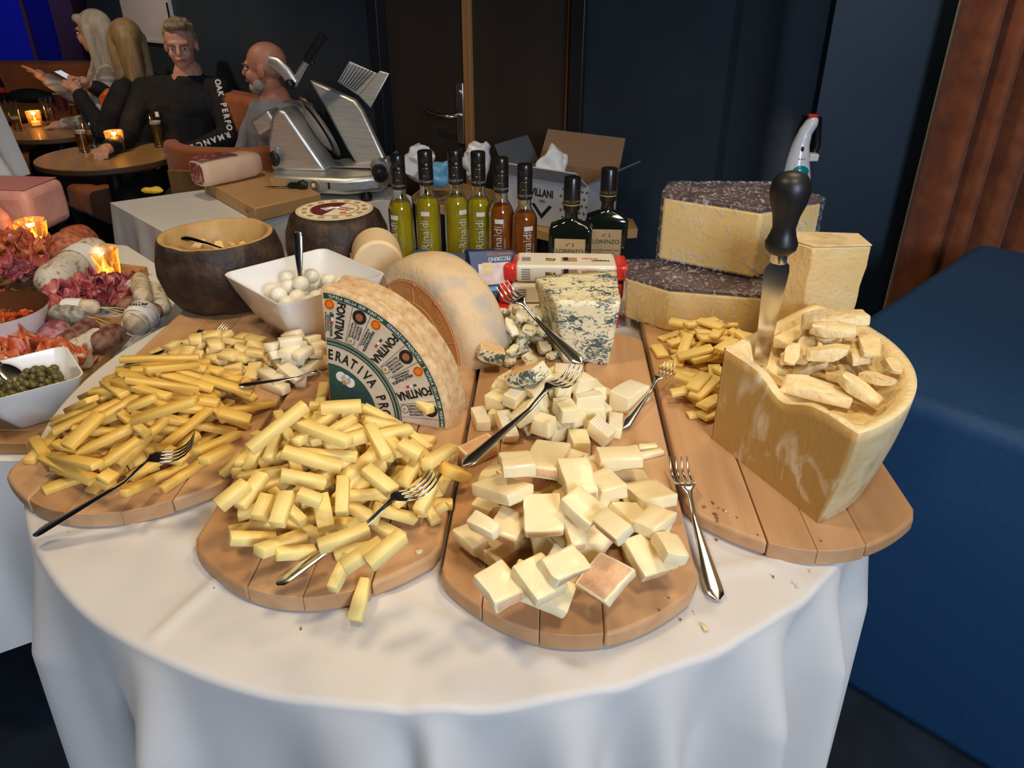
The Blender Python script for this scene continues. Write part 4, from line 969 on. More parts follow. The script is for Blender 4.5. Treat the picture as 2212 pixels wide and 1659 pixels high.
def square_bottle(px, py, h_, turn, label):
    p = P(px, py+6, TZ+.002+h_); t = thing('square_oil_bottle', label, 'bottle', (p.x, p.y, TZ+.002), (0, 0, turn), 'black square oil bottles')
    hw, hd, nb = .0455, .0235, h_-.098
    def rect(a, b, z, rc=.008): 
        out = []
        for sx_, sy_, s0 in ((1, 1, 0), (-1, 1, 90), (-1, -1, 180), (1, -1, 270)):
            for k in range(6): g = R(s0+18*k); out.append((sx_*(a-rc)+rc*math.cos(g), sy_*(b-rc)+rc*math.sin(g), z))
        return out
    def circ(r, z): return [(r*math.cos(g), r*math.sin(g), z) for q in range(4) for g in [R(q*90+18*k) for k in range(6)]]
    lv = [rect(hw-.004, hd-.004, 0), rect(hw, hd, .004), rect(hw, hd, nb-.010), rect(hw-.003, hd-.003, nb-.003), rect(hw-.014, hd-.006, nb+.002), circ(.015, nb+.010), circ(.0135, nb+.016), circ(.0135, nb+.036)]
    vs = [q for l_ in lv for q in l_]; k = 24; fs = []
    for j in range(len(lv)-1):
        for i in range(k): fs.append((j*k+i, j*k+(i+1) % k, (j+1)*k+(i+1) % k, (j+1)*k+i))
    fs += [tuple(reversed(range(k))), tuple((len(lv)-1)*k+i for i in range(k))]
    MB().add(vs, fs).build('glass', m_dglass, t, smooth=35)
    c = MB().lathe([(.0165, nb+.030), (.0175, nb+.031), (.0175, h_-.003), (.0160, h_), (0, h_)], 32).build('cap', m_cap, t, smooth=30)
    MB().lathe([(.0178, nb+.042), (.0178, nb+.044)], 32, cap=False).build('gold_ring', m_gold, c)
    text('lettering', 'LORENZO  LORENZO', .0075, m_gold, c, Matrix.Identity(4), wrap=lambda q: wrapcyl(.0177)(q)+Vector((0, 0, nb+.050)))
    y = -hd-.0006
    lb_ = MB().box((-.0325, y, .022), (.0325, y+.0005, nb-.026)).build('label', m_tan, t)
    zc = nb-.026
    def tx(s, sz, z, sx=1.): text('lettering', s, sz, m_ink, lb_, frame(Vector((0, y-.0003, z)), Vector((1, 0, 0)), Vector((0, 0, 1)), Vector((0, -1, 0))), sx=sx)
    tx('n° 3', .0105, zc-.013); tx('LORENZO', .0125, zc-.027)
    tx('OLIO EXTRA VERGINE DI OLIVA', .0048, zc-.046, .85); tx('EXTRA VIRGIN OLIVE OIL', .0042, zc-.053, .8); tx('NOCELLARA DEL BELICE DOP', .0042, zc-.059, .85); tx('MONOCULTIVAR', .0048, zc-.072)
    for q in (-.0315, .0312): MB().box((q, y-.0003, .023), (q+.0003, y, nb-.027)).build('label_border', m_ink, lb_)
square_bottle(1237, 376, .272, R(-6), 'front square black glass oil bottle with tan label')
square_bottle(1317, 357, .282, R(-4), 'rear square black glass oil bottle with tan label')

# ---------------------------------------------------------------- cling-wrapped hard cheese wedges
m_wrapp = mat('hard cheese under film', (.66, .46, .16), .4, color2=(.72, .54, .24), scale=10, bump=.2, bscale=50)
m_purp = mat('dark wax rind', (.045, .02, .028), .35, color2=(.10, .06, .075), scale=25, bump=.3, bscale=60)
film = bpy.data.materials.new('cling film'); film.use_nodes = True; nt = film.node_tree; b = nt.nodes['Principled BSDF']; nt.nodes.remove(b)
tr = nt.nodes.new('ShaderNodeBsdfTransparent'); gl = nt.nodes.new('ShaderNodeBsdfGlossy'); mxs = nt.nodes.new('ShaderNodeMixShader'); gl.inputs['Roughness'].default_value = .28; gl.inputs['Color'].default_value = (.9, .9, .9, 1)
tc = nt.nodes.new('ShaderNodeTexCoord'); mp = nt.nodes.new('ShaderNodeMapping'); mp.inputs['Rotation'].default_value = (.5, -.8, .3); mp.vector_type = 'TEXTURE'; mp.inputs['Scale'].default_value = (.35, .5, 2.0)
nz = nt.nodes.new('ShaderNodeTexNoise'); nz.inputs['Scale'].default_value = 24; nz.inputs['Detail'].default_value = 6; nz.inputs['Distortion'].default_value = 2.2; bp = nt.nodes.new('ShaderNodeBump'); bp.inputs['Strength'].default_value = 1.; bp.inputs['Distance'].default_value = .03
nt.links.new(tc.outputs['Object'], mp.inputs[0]); nt.links.new(mp.outputs[0], nz.inputs['Vector']); nt.links.new(nz.outputs[0], bp.inputs['Height']); nt.links.new(bp.outputs[0], gl.inputs['Normal'])
fr_ = nt.nodes.new('ShaderNodeValToRGB'); fr_.color_ramp.elements[0].position = .52; fr_.color_ramp.elements[0].color = (.04, .04, .04, 1); fr_.color_ramp.elements[1].position = .68; fr_.color_ramp.elements[1].color = (.52, .52, .52, 1); nt.links.new(nz.outputs[0], fr_.inputs[0]); nt.links.new(fr_.outputs[0], mxs.inputs[0]); nt.links.new(tr.outputs[0], mxs.inputs[1]); nt.links.new(gl.outputs[0], mxs.inputs[2]); df = nt.nodes.new('ShaderNodeBsdfDiffuse'); df.inputs[0].default_value = (.8, .78, .8, 1); mg = nt.nodes.new('ShaderNodeMixShader'); mg.inputs[0].default_value = .72; nt.links.new(gl.outputs[0], mg.inputs[1]); nt.links.new(df.outputs[0], mg.inputs[2]); nt.links.new(mg.outputs[0], mxs.inputs[2]); nt.links.new(mxs.outputs[0], nt.nodes['Material Output'].inputs[0])  # white diffuse streaks are painted glints and glare on the film
def wrapped(label, bot, topz, botz, tops, cx, cy):
    t = thing('wrapped_cheese_wedge', label, 'cheese', (cx, cy, botz)); n = len(bot)
    vs = [(x-cx, y-cy, 0) for x, y in bot]+[(x-cx, y-cy, z-botz-.008) for (x, y), z in zip(tops, topz)]
    fs = [tuple(reversed(range(n))), tuple(range(n, 2*n))]+[(i, (i+1) % n, n+(i+1) % n, n+i) for i in range(n)]
    MB().add(vs, fs).build('paste', m_wrapp, t, smooth=30, bevel=.006, seg=3)
    vs = [(x-cx, y-cy, z-botz-.0085) for (x, y), z in zip(tops, topz)]; vs += [(x, y, z+.0085) for x, y, z in vs]
    MB().add(vs, fs).build('rind', m_purp, t, smooth=30, bevel=.003)
    mb = MB(); e = .0035; g = lambda x, y: ((x-cx)*1.02, (y-cy)*1.02)
    lo = [g(x, y)+(.001,) for x, y in bot]; hi = [g(x, y)+(z-botz+e,) for (x, y), z in zip(tops, topz)]
    for i in range(n):
        a, b_, c, d = [Vector(q) for q in (lo[i], lo[(i+1) % n], hi[(i+1) % n], hi[i])]
        mb.grid(lambda u, v: tuple((a*(1-u)+b_*u)*(1-v)+(d*(1-u)+c*u)*v), 22, 12)
    cen = sum((Vector(q) for q in hi), Vector())/n
    for i in range(n):
        a, b_ = Vector(hi[i]), Vector(hi[(i+1) % n]); mb.grid(lambda u, v: tuple((a*(1-u)+b_*u)*(1-v)+cen*v), 16, 8)
    o = mb.build('cling_film', film, t, smooth=80); bm = bmesh.new(); bm.from_mesh(o.data); bmesh.ops.remove_doubles(bm, verts=bm.verts, dist=.0006); bm.to_mesh(o.data); bm.free()
    for v in o.data.vertices:
        nn = mnoise.noise_vector(v.co*38); d = Vector((v.co.x, v.co.y, 0)).normalized(); v.co += d*(.0012+.0022*abs(nn.x))+Vector((0, 0, .002*nn.z if v.co.z > .03 else 0)); v.co.z = max(.0005, v.co.z)
    o.data.polygons.foreach_set('use_smooth', [True]*len(o.data.polygons))
LZ = .092
lo_b = [(.228, 1.440), (.300, 1.372), (.460, 1.338), (.580, 1.372), (.560, 1.53), (.24, 1.52)]
wrapped('lower cling-wrapped hard cheese wedge behind the flat slices', lo_b, [BZ+LZ]*6, BZ, [(x, y) for x, y in lo_b], .41, 1.45)
uz = BZ+LZ+.006
up_b = [(.300, 1.515), (.462, 1.405), (.600, 1.475), (.555, 1.60), (.33, 1.60)]
wrapped('upper cling-wrapped hard cheese block stacked on the lower wedge', up_b, [uz+.135]*5, uz, up_b, .45, 1.50)

# ---------------------------------------------------------------- packaged cheeses behind the blue cheese
m_pack = mat('printed pack film', (.80, .74, .62), .3, coat=.3); m_packr = mat('red pack film', (.62, .03, .02), .25, coat=.4); m_navy = mat('navy pack film', (.005, .012, .05), .35, coat=.1)
m_kraft = mat('pack cardboard', (.42, .26, .13), .6)
def pack(label, x0, z, y, L, hgt, tilt, dep=.07):
    t = thing('cheese_pack', label, 'package', (x0, y, z), (0, 0, tilt))
    MB().box((.020, 0, 0), (L-.012, dep, hgt)).build('wrapper', m_pack, t, bevel=.006, seg=3)
    MB().box((-.006, -.001, -.001), (.022, dep+.001, hgt+.001)).build('red_end', m_packr, t, bevel=.009, seg=3)
    MB().box((L-.013, .004, .003), (L+.012, dep-.004, hgt-.003)).build('red_end', m_packr, t, bevel=.004)
    f_ = lambda x, zz: frame(Vector((x, -.0008, zz)), Vector((1, 0, 0)), Vector((0, 0, 1)), Vector((0, -1, 0)))
    g_ = lambda x, yy: frame(Vector((x, yy, hgt+.0006)), Vector((1, 0, 0)), Vector((0, 1, 0)), Vector((0, 0, 1)))
    for F_, k in ((f_, 1), (g_, 2)):
        yy = hgt*.5 if k == 1 else dep*.45
        for q in range(5): MB().box((-.009, -.0006, 0), (.009, .0006, .0003), mx=F_(.040, yy+.010-.005*q)).build('fine_print', m_ink, t)
        MB().lathe([(.0085, 0), (.0085, .0003)], 24, mx=F_(.088, yy-.004)).build('emblem', m_yellow, t)
        text('lettering', 'BELLA\nLODI', .0085, m_ink, t, F_(.090, yy-.003) @ Matrix.Translation((0, 0, .0004)), sx=.9, bold=.0003)
        MB().box((-.016, -.011, 0), (.016, .011, .0003), mx=F_(.128, yy)).build('picture', MATS['pack cardboard'], t); MB().box((-.006, -.008, .0003), (.004, .012, .0006), mx=F_(.122, yy)).build('picture_mark', m_ink, t)
        text('lettering', 'RASPADURA', .0085, m_red, t, F_(.170, yy+.006), sx=.7); text('lettering', 'LODIGIANA', .011, m_ink, t, F_(.192, yy-.005), sx=.62, bold=.0003)
pack('upper white and red cheese pack leaning on the one beneath', -.012, TZ+.088, 1.475, .235, .036, R(-2), .085)
pack('lower white and red cheese pack under the upper one', -.020, TZ+.046, 1.462, .235, .040, R(2), .09)
pack('bottom white and red cheese pack beneath the other two', -.028, TZ+.002, 1.440, .235, .042, R(-1), .10)
t = thing('cheese_pack', 'navy blue pecorino pack standing behind the half wheel', 'package', (-.082, 1.44, TZ+.002), (R(-14), 0, R(14)))
MB().add([(0, 0, .158), (.105, 0, .150), (.030, 0, 0), (.018, 0, 0), (0, .03, .158), (.105, .03, .150), (.03, .03, 0), (.018, .03, 0)], [(0, 1, 2, 3), (7, 6, 5, 4), (0, 4, 5, 1), (1, 5, 6, 2), (2, 6, 7, 3), (3, 7, 4, 0)]).build('wrapper', m_navy, t, bevel=.004)
fr = lambda x, z: frame(Vector((x, -.0008, z)), Vector((1, 0, 0)), Vector((0, 0, 1)), Vector((0, -1, 0)))
MB().box((.022, -.0007, .085), (.085, 0, .128)).build('picture', MATS['garlic print'], t); MB().box((.030, -.0012, .108), (.050, -.0006, .130)).build('picture_mark', m_parm, t)
text('lettering', 'PECORINO', .0115, m_white, t, fr(.066, .136) @ Matrix.Rotation(math.pi, 4, 'Z'), sx=.8); text('lettering', 'ROMANO D.O.P.', .0085, m_orange, t, fr(.066, .146) @ Matrix.Rotation(math.pi, 4, 'Z'), sx=.8)
MB().box((.040, -.0010, .072), (.060, -.0004, .080)).build('print_badge', mat('light blue print', (.10, .35, .55), .5), t)
MB().lathe([(.0062, 0), (.0062, .0004)], 24, mx=fr(.046, .050)).build('protected_origin_badge', m_yellow, t); MB().lathe([(.0050, .0004), (.0050, .0008)], 24, mx=fr(.046, .050)).build('badge_mark', m_orange, t)
t = thing('cheese_pack', 'navy blue pack lying behind the half wheels under the bottles', 'package', (-.235, 1.635, TZ+.002), (0, 0, R(-12)))
MB().box((0, 0, 0), (.15, .05, .085)).build('wrapper', m_navy, t, bevel=.006)
MB().box((.006, .002, .0852), (.144, .048, .0858)).build('pack_top', mat('pale blue pack top', (.05, .09, .22), .3), t)
# ---------------------------------------------------------------- lounge: sofas, tables, glasses, people
m_sofa = mat('orange velvet', (.42, .12, .03), .7, color2=(.32, .085, .02), scale=7, sheen=.1, bump=.05, bscale=80)
m_oak = mat('oak table top', (.42, .24, .085), .4, color2=(.34, .18, .06), scale=8, detail=5, stretch=(1, .15, 1), coat=.2)
m_oake = mat('dark table edge', (.10, .05, .02), .5)
zt = Vector((0, 0, 1))
# sofa along wall A
xa, xb = ax(200), ax(660)
t = thing('lounge_sofa', 'long orange velvet sofa along the dark wall under the white poster', 'sofa'); t.matrix_world = WAL
MB().box((xa, -.17, .12), (xb, -.02, .97)).build('backrest', m_sofa, t, bevel=.035, seg=4)
nseat = 3
for k in range(nseat):
    a = xa+(xb-xa)*k/nseat; MB().box((a+.004, -.70, .28), (a+(xb-xa)/nseat-.004, -.17, .44)).build('seat_cushion', m_sofa, t, bevel=.03, seg=3)
MB().box((xa+.02, -.66, .03), (xb-.02, -.05, .28)).build('plinth', m_black, t)
t = thing('lounge_sofa', 'orange velvet sofa at the far left below the blue light', 'sofa', (-4.6, 5.82, 0))
MB().box((0, 0, .12), (1.72, .15, .97)).build('backrest', m_sofa, t, bevel=.035, seg=4)
MB().box((0, -.5, .28), (1.72, 0, .44)).build('seat_cushion', m_sofa, t, bevel=.03, seg=3); MB().box((.02, -.46, .03), (1.7, .12, .28)).build('plinth', m_black, t)
# poster
PX0, PX1 = ax(247), ax(357); pz = 1.16
t = thing('wall_poster', 'white framed poster on the dark wall above the seated women', 'poster'); t.matrix_world = WAL
MB().box((PX0, -.012, pz), (PX1-.02, -.002, pz+.9)).build('panel', mat('poster white', (.62, .55, .55), .5), t)
MB().box((PX1-.02, -.022, pz), (PX1, -.002, pz+.9)).box((PX0, -.022, pz), (PX1, -.002, pz+.015)).build('frame', mat('poster frame', (.55, .55, .57), .4), t)
MB().box((PX1-.018, -.028, pz+.14), (PX1-.006, -.02, pz+.22)).build('clip', m_black, t)

def round_table(label, x, y, r, z=.70):
    t = thing('lounge_table', label, 'table', (x, y, 0), group='round oak lounge tables')
    MB().lathe([(0, z-.030), (r-.006, z-.030), (r, z-.024), (r, z-.003), (r-.003, z)], 64, cap=False).lathe([(r-.003, z), (0, z)], 64, 1, cap=False).build('table_top', [m_oake, m_oak], t, smooth=40)
    MB().lathe([(.22, 0), (.22, .012), (.035, .02), (.035, z-.03)], 24).build('pedestal', m_black, t)
T1, T2, T3 = Vector((-2.085, 4.06, .70)), Vector((-2.74, 4.80, .70)), Vector((-3.42, 5.42, .70))
round_table('round oak table nearest the buffet with two beers and a candle', T1.x, T1.y, .345)
round_table('round oak table in the middle of the lounge with one lit candle', T2.x, T2.y, .345)
round_table('small round oak table at the far left by the sofa', T3.x, T3.y, .30)
m_beer = mat('beer', (.60, .26, .02), .08, trans=.75, ior=1.3); m_foam = mat('beer foam', (.80, .74, .62), .7)
def beer(label, px, py, z, h_, fill):
    p = P(px, py, z); t = thing('beer_glass', label, 'glass', (p.x, p.y, z+.001), group='beer glasses')
    a, b = .028, .036; R_ = lambda zz: a+(b-a)*zz/h_-.004*math.sin(math.pi*zz/h_)*.8
    n = 10; out = [(R_(h_*k/n), h_*k/n) for k in range(n+1)]; inn = [(R_(h_*k/n)-.0018, max(.010, h_*k/n)) for k in range(n, -1, -1)]
    MB().lathe([(0, 0)]+out+inn+[(0, .010)], 28, cap=False).build('glass', m_glass, t, smooth=60)
    if fill:
        zs = [.0105+(fill*h_-.0105)*k/8 for k in range(9)]; MB().lathe([(0, zs[0])]+[(R_(q)-.0024, q) for q in zs]+[(0, zs[-1])], 28).build('beer', m_beer, t, smooth=60)
        z0 = zs[-1]+.0006; MB().lathe([(0, z0), (R_(z0)-.0024, z0), (R_(z0+.012)-.0024, z0+.012), (0, z0+.013)], 28).build('foam', m_foam, t, smooth=60)
beer('beer glass at the left of the nearest lounge table', 184, 329, .70, .175, .55)
beer('beer glass at the right edge of the nearest lounge table', 346, 317, .70, .175, .68)
beer('empty glass behind the candle of the nearest lounge table', 243, 298, .70, .13, 0)
beer('beer glass at the left of the middle lounge table', 40, 283, .70, .17, .40)
beer('tall empty glass on the middle lounge table right of its candle', 112, 270, .70, .16, 0)
beer('half full glass at the rear of the middle lounge table', 165, 252, .70, .16, .45)
beer('empty glass right of the beer on the nearest table', 205, 318, .70, .12, 0)
m_flame = mat('candle flame', (1, .6, .15), .5, emit=(1, .50, .10), estr=9)
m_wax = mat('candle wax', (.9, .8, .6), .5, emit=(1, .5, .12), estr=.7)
m_amber = mat('candle glass', (1., .80, .50), .10, trans=.92, ior=1.2, color2=(.95, .62, .25), scale=45, kind='voronoi', bump=.5, bscale=70)
def candle(label, x, y, z, s=1., amber=False, power=1.2):
    t = thing('candle_holder', label, 'candle', (x, y, z+.001), group='lit candle glasses')
    MB().lathe([(0, 0), (.030*s, 0), (.032*s, .008*s), (.038*s, .085*s), (.036*s, .085*s), (.029*s, .012*s), (0, .012*s)], 10 if not amber else 24, cap=False).build('glass', m_amber, t, smooth=20 if not amber else 50)
    MB().lathe([(0, .012*s), (.022*s, .012*s), (.022*s, .032*s), (0, .033*s)], 20).build('wax', m_wax, t)
    MB().lathe([(0, .034*s), (.005*s, .042*s), (.0035*s, .052*s), (0, .062*s)], 12).build('flame', m_flame, t, smooth=80)
    if amber:   # raised branching ribs around the glass, candle glow put in as emission
        for k in range(9):
            a = k*2*math.pi/9; pts = [((.0325+.006*f)*s*math.cos(a+.25*math.sin(f*3+k)), (.0325+.006*f)*s*math.sin(a+.25*math.sin(f*3+k)), (.008+.070*f)*s) for f in [q/8 for q in range(9)]]
            MB().tube(pts, .0022*s, 6).build('glass_rib', mat('glowing amber rib', (1, .6, .1), .3, emit=(1, .42, .03), estr=1.0), t, smooth=60)
    l = bpy.data.lights.new('candle_light', 'POINT'); l.energy = power; l.color = (1, .55, .18); l.shadow_soft_size = .012
    lo = bpy.data.objects.new('candle_light', l); col.objects.link(lo); lo.location = (x, y, z+.075*s); lo.parent = None
p = P(255, 328, .70); candle('lit candle glass on the nearest lounge table', p.x, p.y, .70, 1.25)
p = P(80, 275, .70); candle('lit candle glass on the middle lounge table', p.x, p.y, .70, 1.1)
# small drinks on the far table
m_cola = mat('cola', (.03, .008, .005), .1, trans=.3); m_mag = mat('dark red cup', (.14, .02, .03), .4)
p = P(12, 222, .70); t = thing('cola_bottle', 'small cola bottle with red label at the far left edge', 'bottle', (p.x, p.y, .701))
MB().lathe([(0, 0), (.028, 0), (.030, .05), (.026, .08), (.030, .11), (.014, .17), (.012, .21), (0, .212)], 20).build('glass', m_cola, t, smooth=60)
MB().lathe([(.0305, .07), (.0305, .105)], 20, cap=False).build('label', m_red, t); MB().lathe([(.014, .205), (.014, .22), (0, .221)], 16, cap=False).build('cap', m_red, t)
p = P(137, 238, .70); t = thing('dark_cup', 'dark red cup with pale rim beside the white-haired woman', 'cup', (p.x, p.y, .701)); MB().lathe([(0, 0), (.03, 0), (.042, .11), (.039, .11), (.028, .006), (0, .006)], 24, cap=False).build('cup_body', m_mag, t, smooth=50); MB().lathe([(.042, .105), (.044, .112), (.039, .112)], 24, cap=False).build('rim', m_white, t)
p = P(60, 225, .70); o = remesh(MB().sphere((0, 0, .05), (.16, .07, .05)).sphere((.13, 0, .04), (.1, .06, .04)).sphere((-.1, .03, .04), (.1, .05, .04)), 'folded_jacket', mat('dark green cloth', (.006, .012, .010), .8), voxel=.012); o.location = (p.x, p.y+.05, .70); tag(o, 'dark jacket lying folded on the far left table', 'jacket')

# ---------------------------------------------------------------- people
m_skin = mat('skin', (.56, .27, .18), .5, color2=(.62, .31, .21), scale=14, sss=.12); m_skin2 = mat('ruddy skin', (.58, .23, .15), .45, color2=(.64, .29, .19), scale=14, sss=.12)
m_eyew = mat('eye white', (.6, .55, .5), .3); m_iris = mat('iris', (.04, .05, .06), .2); m_lip = mat('lip', (.38, .12, .09), .5); m_brow = mat('eyebrow', (.22, .13, .07), .8)
m_blk = mat('black knit', (.006, .006, .007), .85, color2=(.010, .010, .011), scale=40, bump=.1); m_trou = mat('black trousers', (.005, .005, .006), .8)
m_shirt = mat('grey shirt', (.22, .22, .26), .75, color2=(.26, .26, .30), scale=120, bump=.25, bscale=18)
m_knit = mat('grey white sweater', (.50, .46, .40), .9, color2=(.22, .20, .18), scale=9, kind='wave', dist=6, stretch=(.25, .25, 1.6), contrast=(.35, .9), bump=.3, bscale=60)
m_hairb = mat('blond hair', (.34, .22, .10), .55, color2=(.20, .12, .05), scale=26, stretch=(1, 1, .12), bump=.5, bscale=60); m_hairw = mat('white blond hair', (.52, .45, .36), .55, color2=(.38, .31, .23), scale=26, stretch=(1, 1, .12), bump=.5, bscale=60)
m_hairg = mat('sandy grey hair', (.30, .22, .13), .65, color2=(.16, .11, .06), scale=50, bump=.7, bscale=60)
def cap_(mb, a, b, ra, rb, n=14):
    a, b = Vector(a), Vector(b); mb.sphere(a, ra, n); mb.sphere(b, rb, n); mb.tube([a, b], [ra, rb], n)
def hand(mb, w, e, side, curl=.5, sp=1.):
    """palm at wrist w continuing from elbow e, five bent fingers"""
    d = (Vector(w)-Vector(e)).normalized(); up = Vector((0, 0, 1)); s = d.cross(up).normalized()*side; n = s.cross(d).normalized()*side
    if n.z > 0: n = -n
    c = Vector(w)+d*.045; cap_(mb, w, c, .026, .030); mb.sphere(c+s*.012, (.03, .03, .022)); mb.sphere(c-s*.012, (.03, .03, .022))
    for i, L in enumerate((.062, .072, .068, .054)):
        r0 = c+d*.030+s*((-.030+.020*i)*sp); m1 = r0+d*L*.55+n*L*.18*curl; e1 = m1+d*L*.40*(1-.6*curl)+n*L*.55*curl; cap_(mb, r0, m1, .0095, .0088, 8); cap_(mb, m1, e1, .0088, .0075, 8)
    tb = c-s*.030-d*.01; cap_(mb, tb, tb-s*.022+d*.03, .011, .010, 8); cap_(mb, tb-s*.022+d*.03, tb-s*.022+d*.058+n*.01, .010, .008, 8)
def person(label, loc, yaw, hz, head_rot, arms, legs, skin, top, hair, lean=(0, 0), bulk=1., eyes=True, trousers=True):
    """seated figure facing local -y; arms/legs are joint lists in local space; the pelvis sits at the seat"""
    t = thing('person', label, 'person', loc, (0, 0, yaw)); lx, ly = lean
    hc = Vector((lx, ly-.01, hz)); nk = Vector((lx, ly+.015, hz-.135)); pel = Vector((0, .03, .535)); ch = (nk+pel)/2+Vector((0, .0, .06))
    HR = Matrix.Translation(hc) @ Euler(head_rot).to_matrix().to_4x4(); hd = lambda x, y, z: tuple(HR @ Vector((x, y, z)))
    mb = MB()
    def ell(c, r): mb.sphere((0, 0, 0), r, 20, mx=HR @ Matrix.Translation(c))
    ell((0, .012, .035), (.076, .094, .085)); ell((0, -.020, -.030), (.060, .068, .078)); ell((0, -.050, -.080), (.030, .030, .024)); ell((0, -.070, .028), (.055, .022, .016))
    cap_(mb, hd(0, -.088, .018), hd(0, -.106, -.018), .010, .0145, 10); ell((0, -.084, -.050), (.026, .012, .010))
    for s in (-1, 1): ell((s*.077, .012, -.005), (.010, .020, .032)); ell((s*.036, -.062, -.025), (.022, .022, .026))
    cap_(mb, hd(0, .01, -.06), nk, .052, .056); cap_(mb, nk, ch, .075, .125*bulk); cap_(mb, ch, pel, .125*bulk, .135*bulk)
    for s, (sh, el, wr, cu) in zip((-1, 1), arms):
        cap_(mb, nk+Vector((0, 0, -.05)), sh, .06, .048); cap_(mb, sh, el, .042, .036); cap_(mb, el, wr, .036, .025); hand(mb, Vector(wr), Vector(el), s, cu)
    remesh(mb, 'body', skin, t, voxel=.0055, smooth=5)
    # clothing shells
    cl = MB(); cap_(cl, nk+Vector((0, 0, -.045)), ch, .085, .150*bulk); cap_(cl, ch, pel, .150*bulk, .165*bulk); cl.sphere(pel+Vector((0, 0, .03)), (.18*bulk, .15*bulk, .13))
    cl.sphere(ch+Vector((0, -.01, .03)), (.185*bulk, .135*bulk, .16))
    for sh, el, wr, cu in arms:
        cap_(cl, nk+Vector((0, 0, -.075)), sh, .075, .068); cap_(cl, sh, el, .066, .056); cap_(cl, el, Vector(el).lerp(Vector(wr), .93), .056, .042)
    top_o = remesh(cl, 'top', top, t, voxel=.010, smooth=6, post=lambda c: c+mnoise.noise_vector(c*11)*.010)
    if trousers:
        tr_ = MB(); tr_.sphere((0, .03, .50), (.18*bulk, .16, .11))
        for hp, kn, an in legs: cap_(tr_, hp, kn, .098, .075); cap_(tr_, kn, an, .072, .050)
        remesh(tr_, 'trousers', m_trou, t, voxel=.012, smooth=5)
        for hp, kn, an in legs:
            so = remesh(MB().sphere((an[0], an[1]-.06, .045), (.045, .125, .042)).sphere((an[0], an[1]+.01, .07), (.04, .05, .06)), 'shoe', m_black, t, voxel=.012, smooth=3)
    if eyes:
        for s in (-1, 1):
            MB().sphere((0, 0, 0), (.0115, .0085, .0065), 12, mx=HR @ Matrix.Translation((s*.031, -.0815, .004))).build('eye', m_eyew, t, smooth=80)
            MB().sphere((0, 0, 0), (.0055, .004, .0055), 10, mx=HR @ Matrix.Translation((s*.031, -.0885, .004))).build('iris', m_iris, t, smooth=80)
            MB().tube([hd(s*.016, -.0925, .022), hd(s*.032, -.0925, .027), hd(s*.050, -.082, .021)], [.003, .0042, .002], 8).build('eyebrow', m_brow, t, smooth=80)
        MB().tube([hd(-.024, -.090, -.050), hd(-.010, -.0985, -.047), hd(.010, -.0985, -.047), hd(.024, -.090, -.050)], [.002, .0048, .0048, .002], 8).build('mouth', m_lip, t, smooth=80)
    hair(t, HR)
    return t, top_o, HR
LEG = lambda dx=0.: [((-.10, -.02, .50), (-.13+dx, -.46, .50), (-.13+dx, -.44, .10)), ((.10, -.02, .50), (.13+dx, -.46, .50), (.13+dx, -.44, .10))]
ay = math.atan2(ua.y, ua.x)         # wall direction: a figure with back to wall A has this yaw
# bald man
def h_bald(t, HR):
    mb = MB(); mb.sphere((0, -.050, -.078), (.044, .040, .036), 16, mx=HR); mb.sphere((0, -.088, -.036), (.026, .013, .007), 12, mx=HR)
    for s in (-1, 1): mb.sphere((s*.048, -.02, -.062), (.016, .030, .030), 12, mx=HR)
    remesh(mb, 'beard', mat('grey beard', (.42, .38, .34), .9, bump=.6, bscale=120), t, voxel=.006, smooth=2)
person('bald bearded person in a grey shirt seated behind the slicer', (-1.115, 3.86, 0), ay-R(8), 1.135, (0, 0, R(-50)), [((-.20, .0, .92), (-.30, -.10, .68), (-.16, -.32, .60), .6), ((.20, .0, .92), (.30, -.08, .68), (.16, -.30, .60), .6)], LEG(), m_skin2, m_shirt, h_bald, lean=(-.02, -.02), bulk=1.12)
# man with black hooded top and white lettering on the sleeve
def h_sandy(t, HR):
    mb = MB(); mb.sphere((0, .028, .062), (.080, .090, .072), 20, mx=HR); mb.sphere((0, -.045, .105), (.060, .040, .024), 16, mx=HR)
    for s in (-1, 1): mb.sphere((s*.070, .03, .03), (.014, .045, .05), 12, mx=HR)
    remesh(mb, 'hair', m_hairg, t, voxel=.007, smooth=2, post=lambda c: c+mnoise.noise_vector(c*45)*.010)
tp, top_o, HR = person('seated person in a black zip top with white lettering down the sleeve', (-1.80, 4.40, 0), ay+R(34), 1.195, (R(8), 0, R(18)), [((-.19, .0, .97), (-.28, -.12, .74), (-.24, -.36, .735), .7), ((.23, .0, .97), (.31, -.12, .76), (.10, -.30, .70), .6)], LEG(), m_skin, m_blk, h_sandy, lean=(.08, -.02), bulk=1.1)
col_ = remesh(MB().sphere((.08, 0, 1.055), (.075, .075, .035), 20), 'collar', mat('grey scarf', (.12, .12, .14), .8, color2=(.3, .3, .32), scale=50), tp, voxel=.010, smooth=3)
sh, el, wr = Vector((.23, .0, .97)), Vector((.31, -.12, .76)), Vector((.10, -.30, .70))
for i, ch in enumerate('OAK PERFORMANCE'):
    f = i/14; q = sh.lerp(el, f*1.7) if f < .59 else el.lerp(wr, (f-.59)*1.9); d = ((el-sh) if f < .59 else (wr-el)).normalized()
    out = Vector((.45, -.85, .30)); out = (out-d*out.dot(d)).normalized(); r_ = .094-.012*f
    if ch != ' ': text('sleeve_lettering', ch, .040, m_white, tp, frame(q+out*r_, d, out.cross(d), out), bold=.0012, ext=.004)
MB().box((-.062, -.168, .86), (-.044, -.160, .885)).build('chest_mark', m_white, tp)
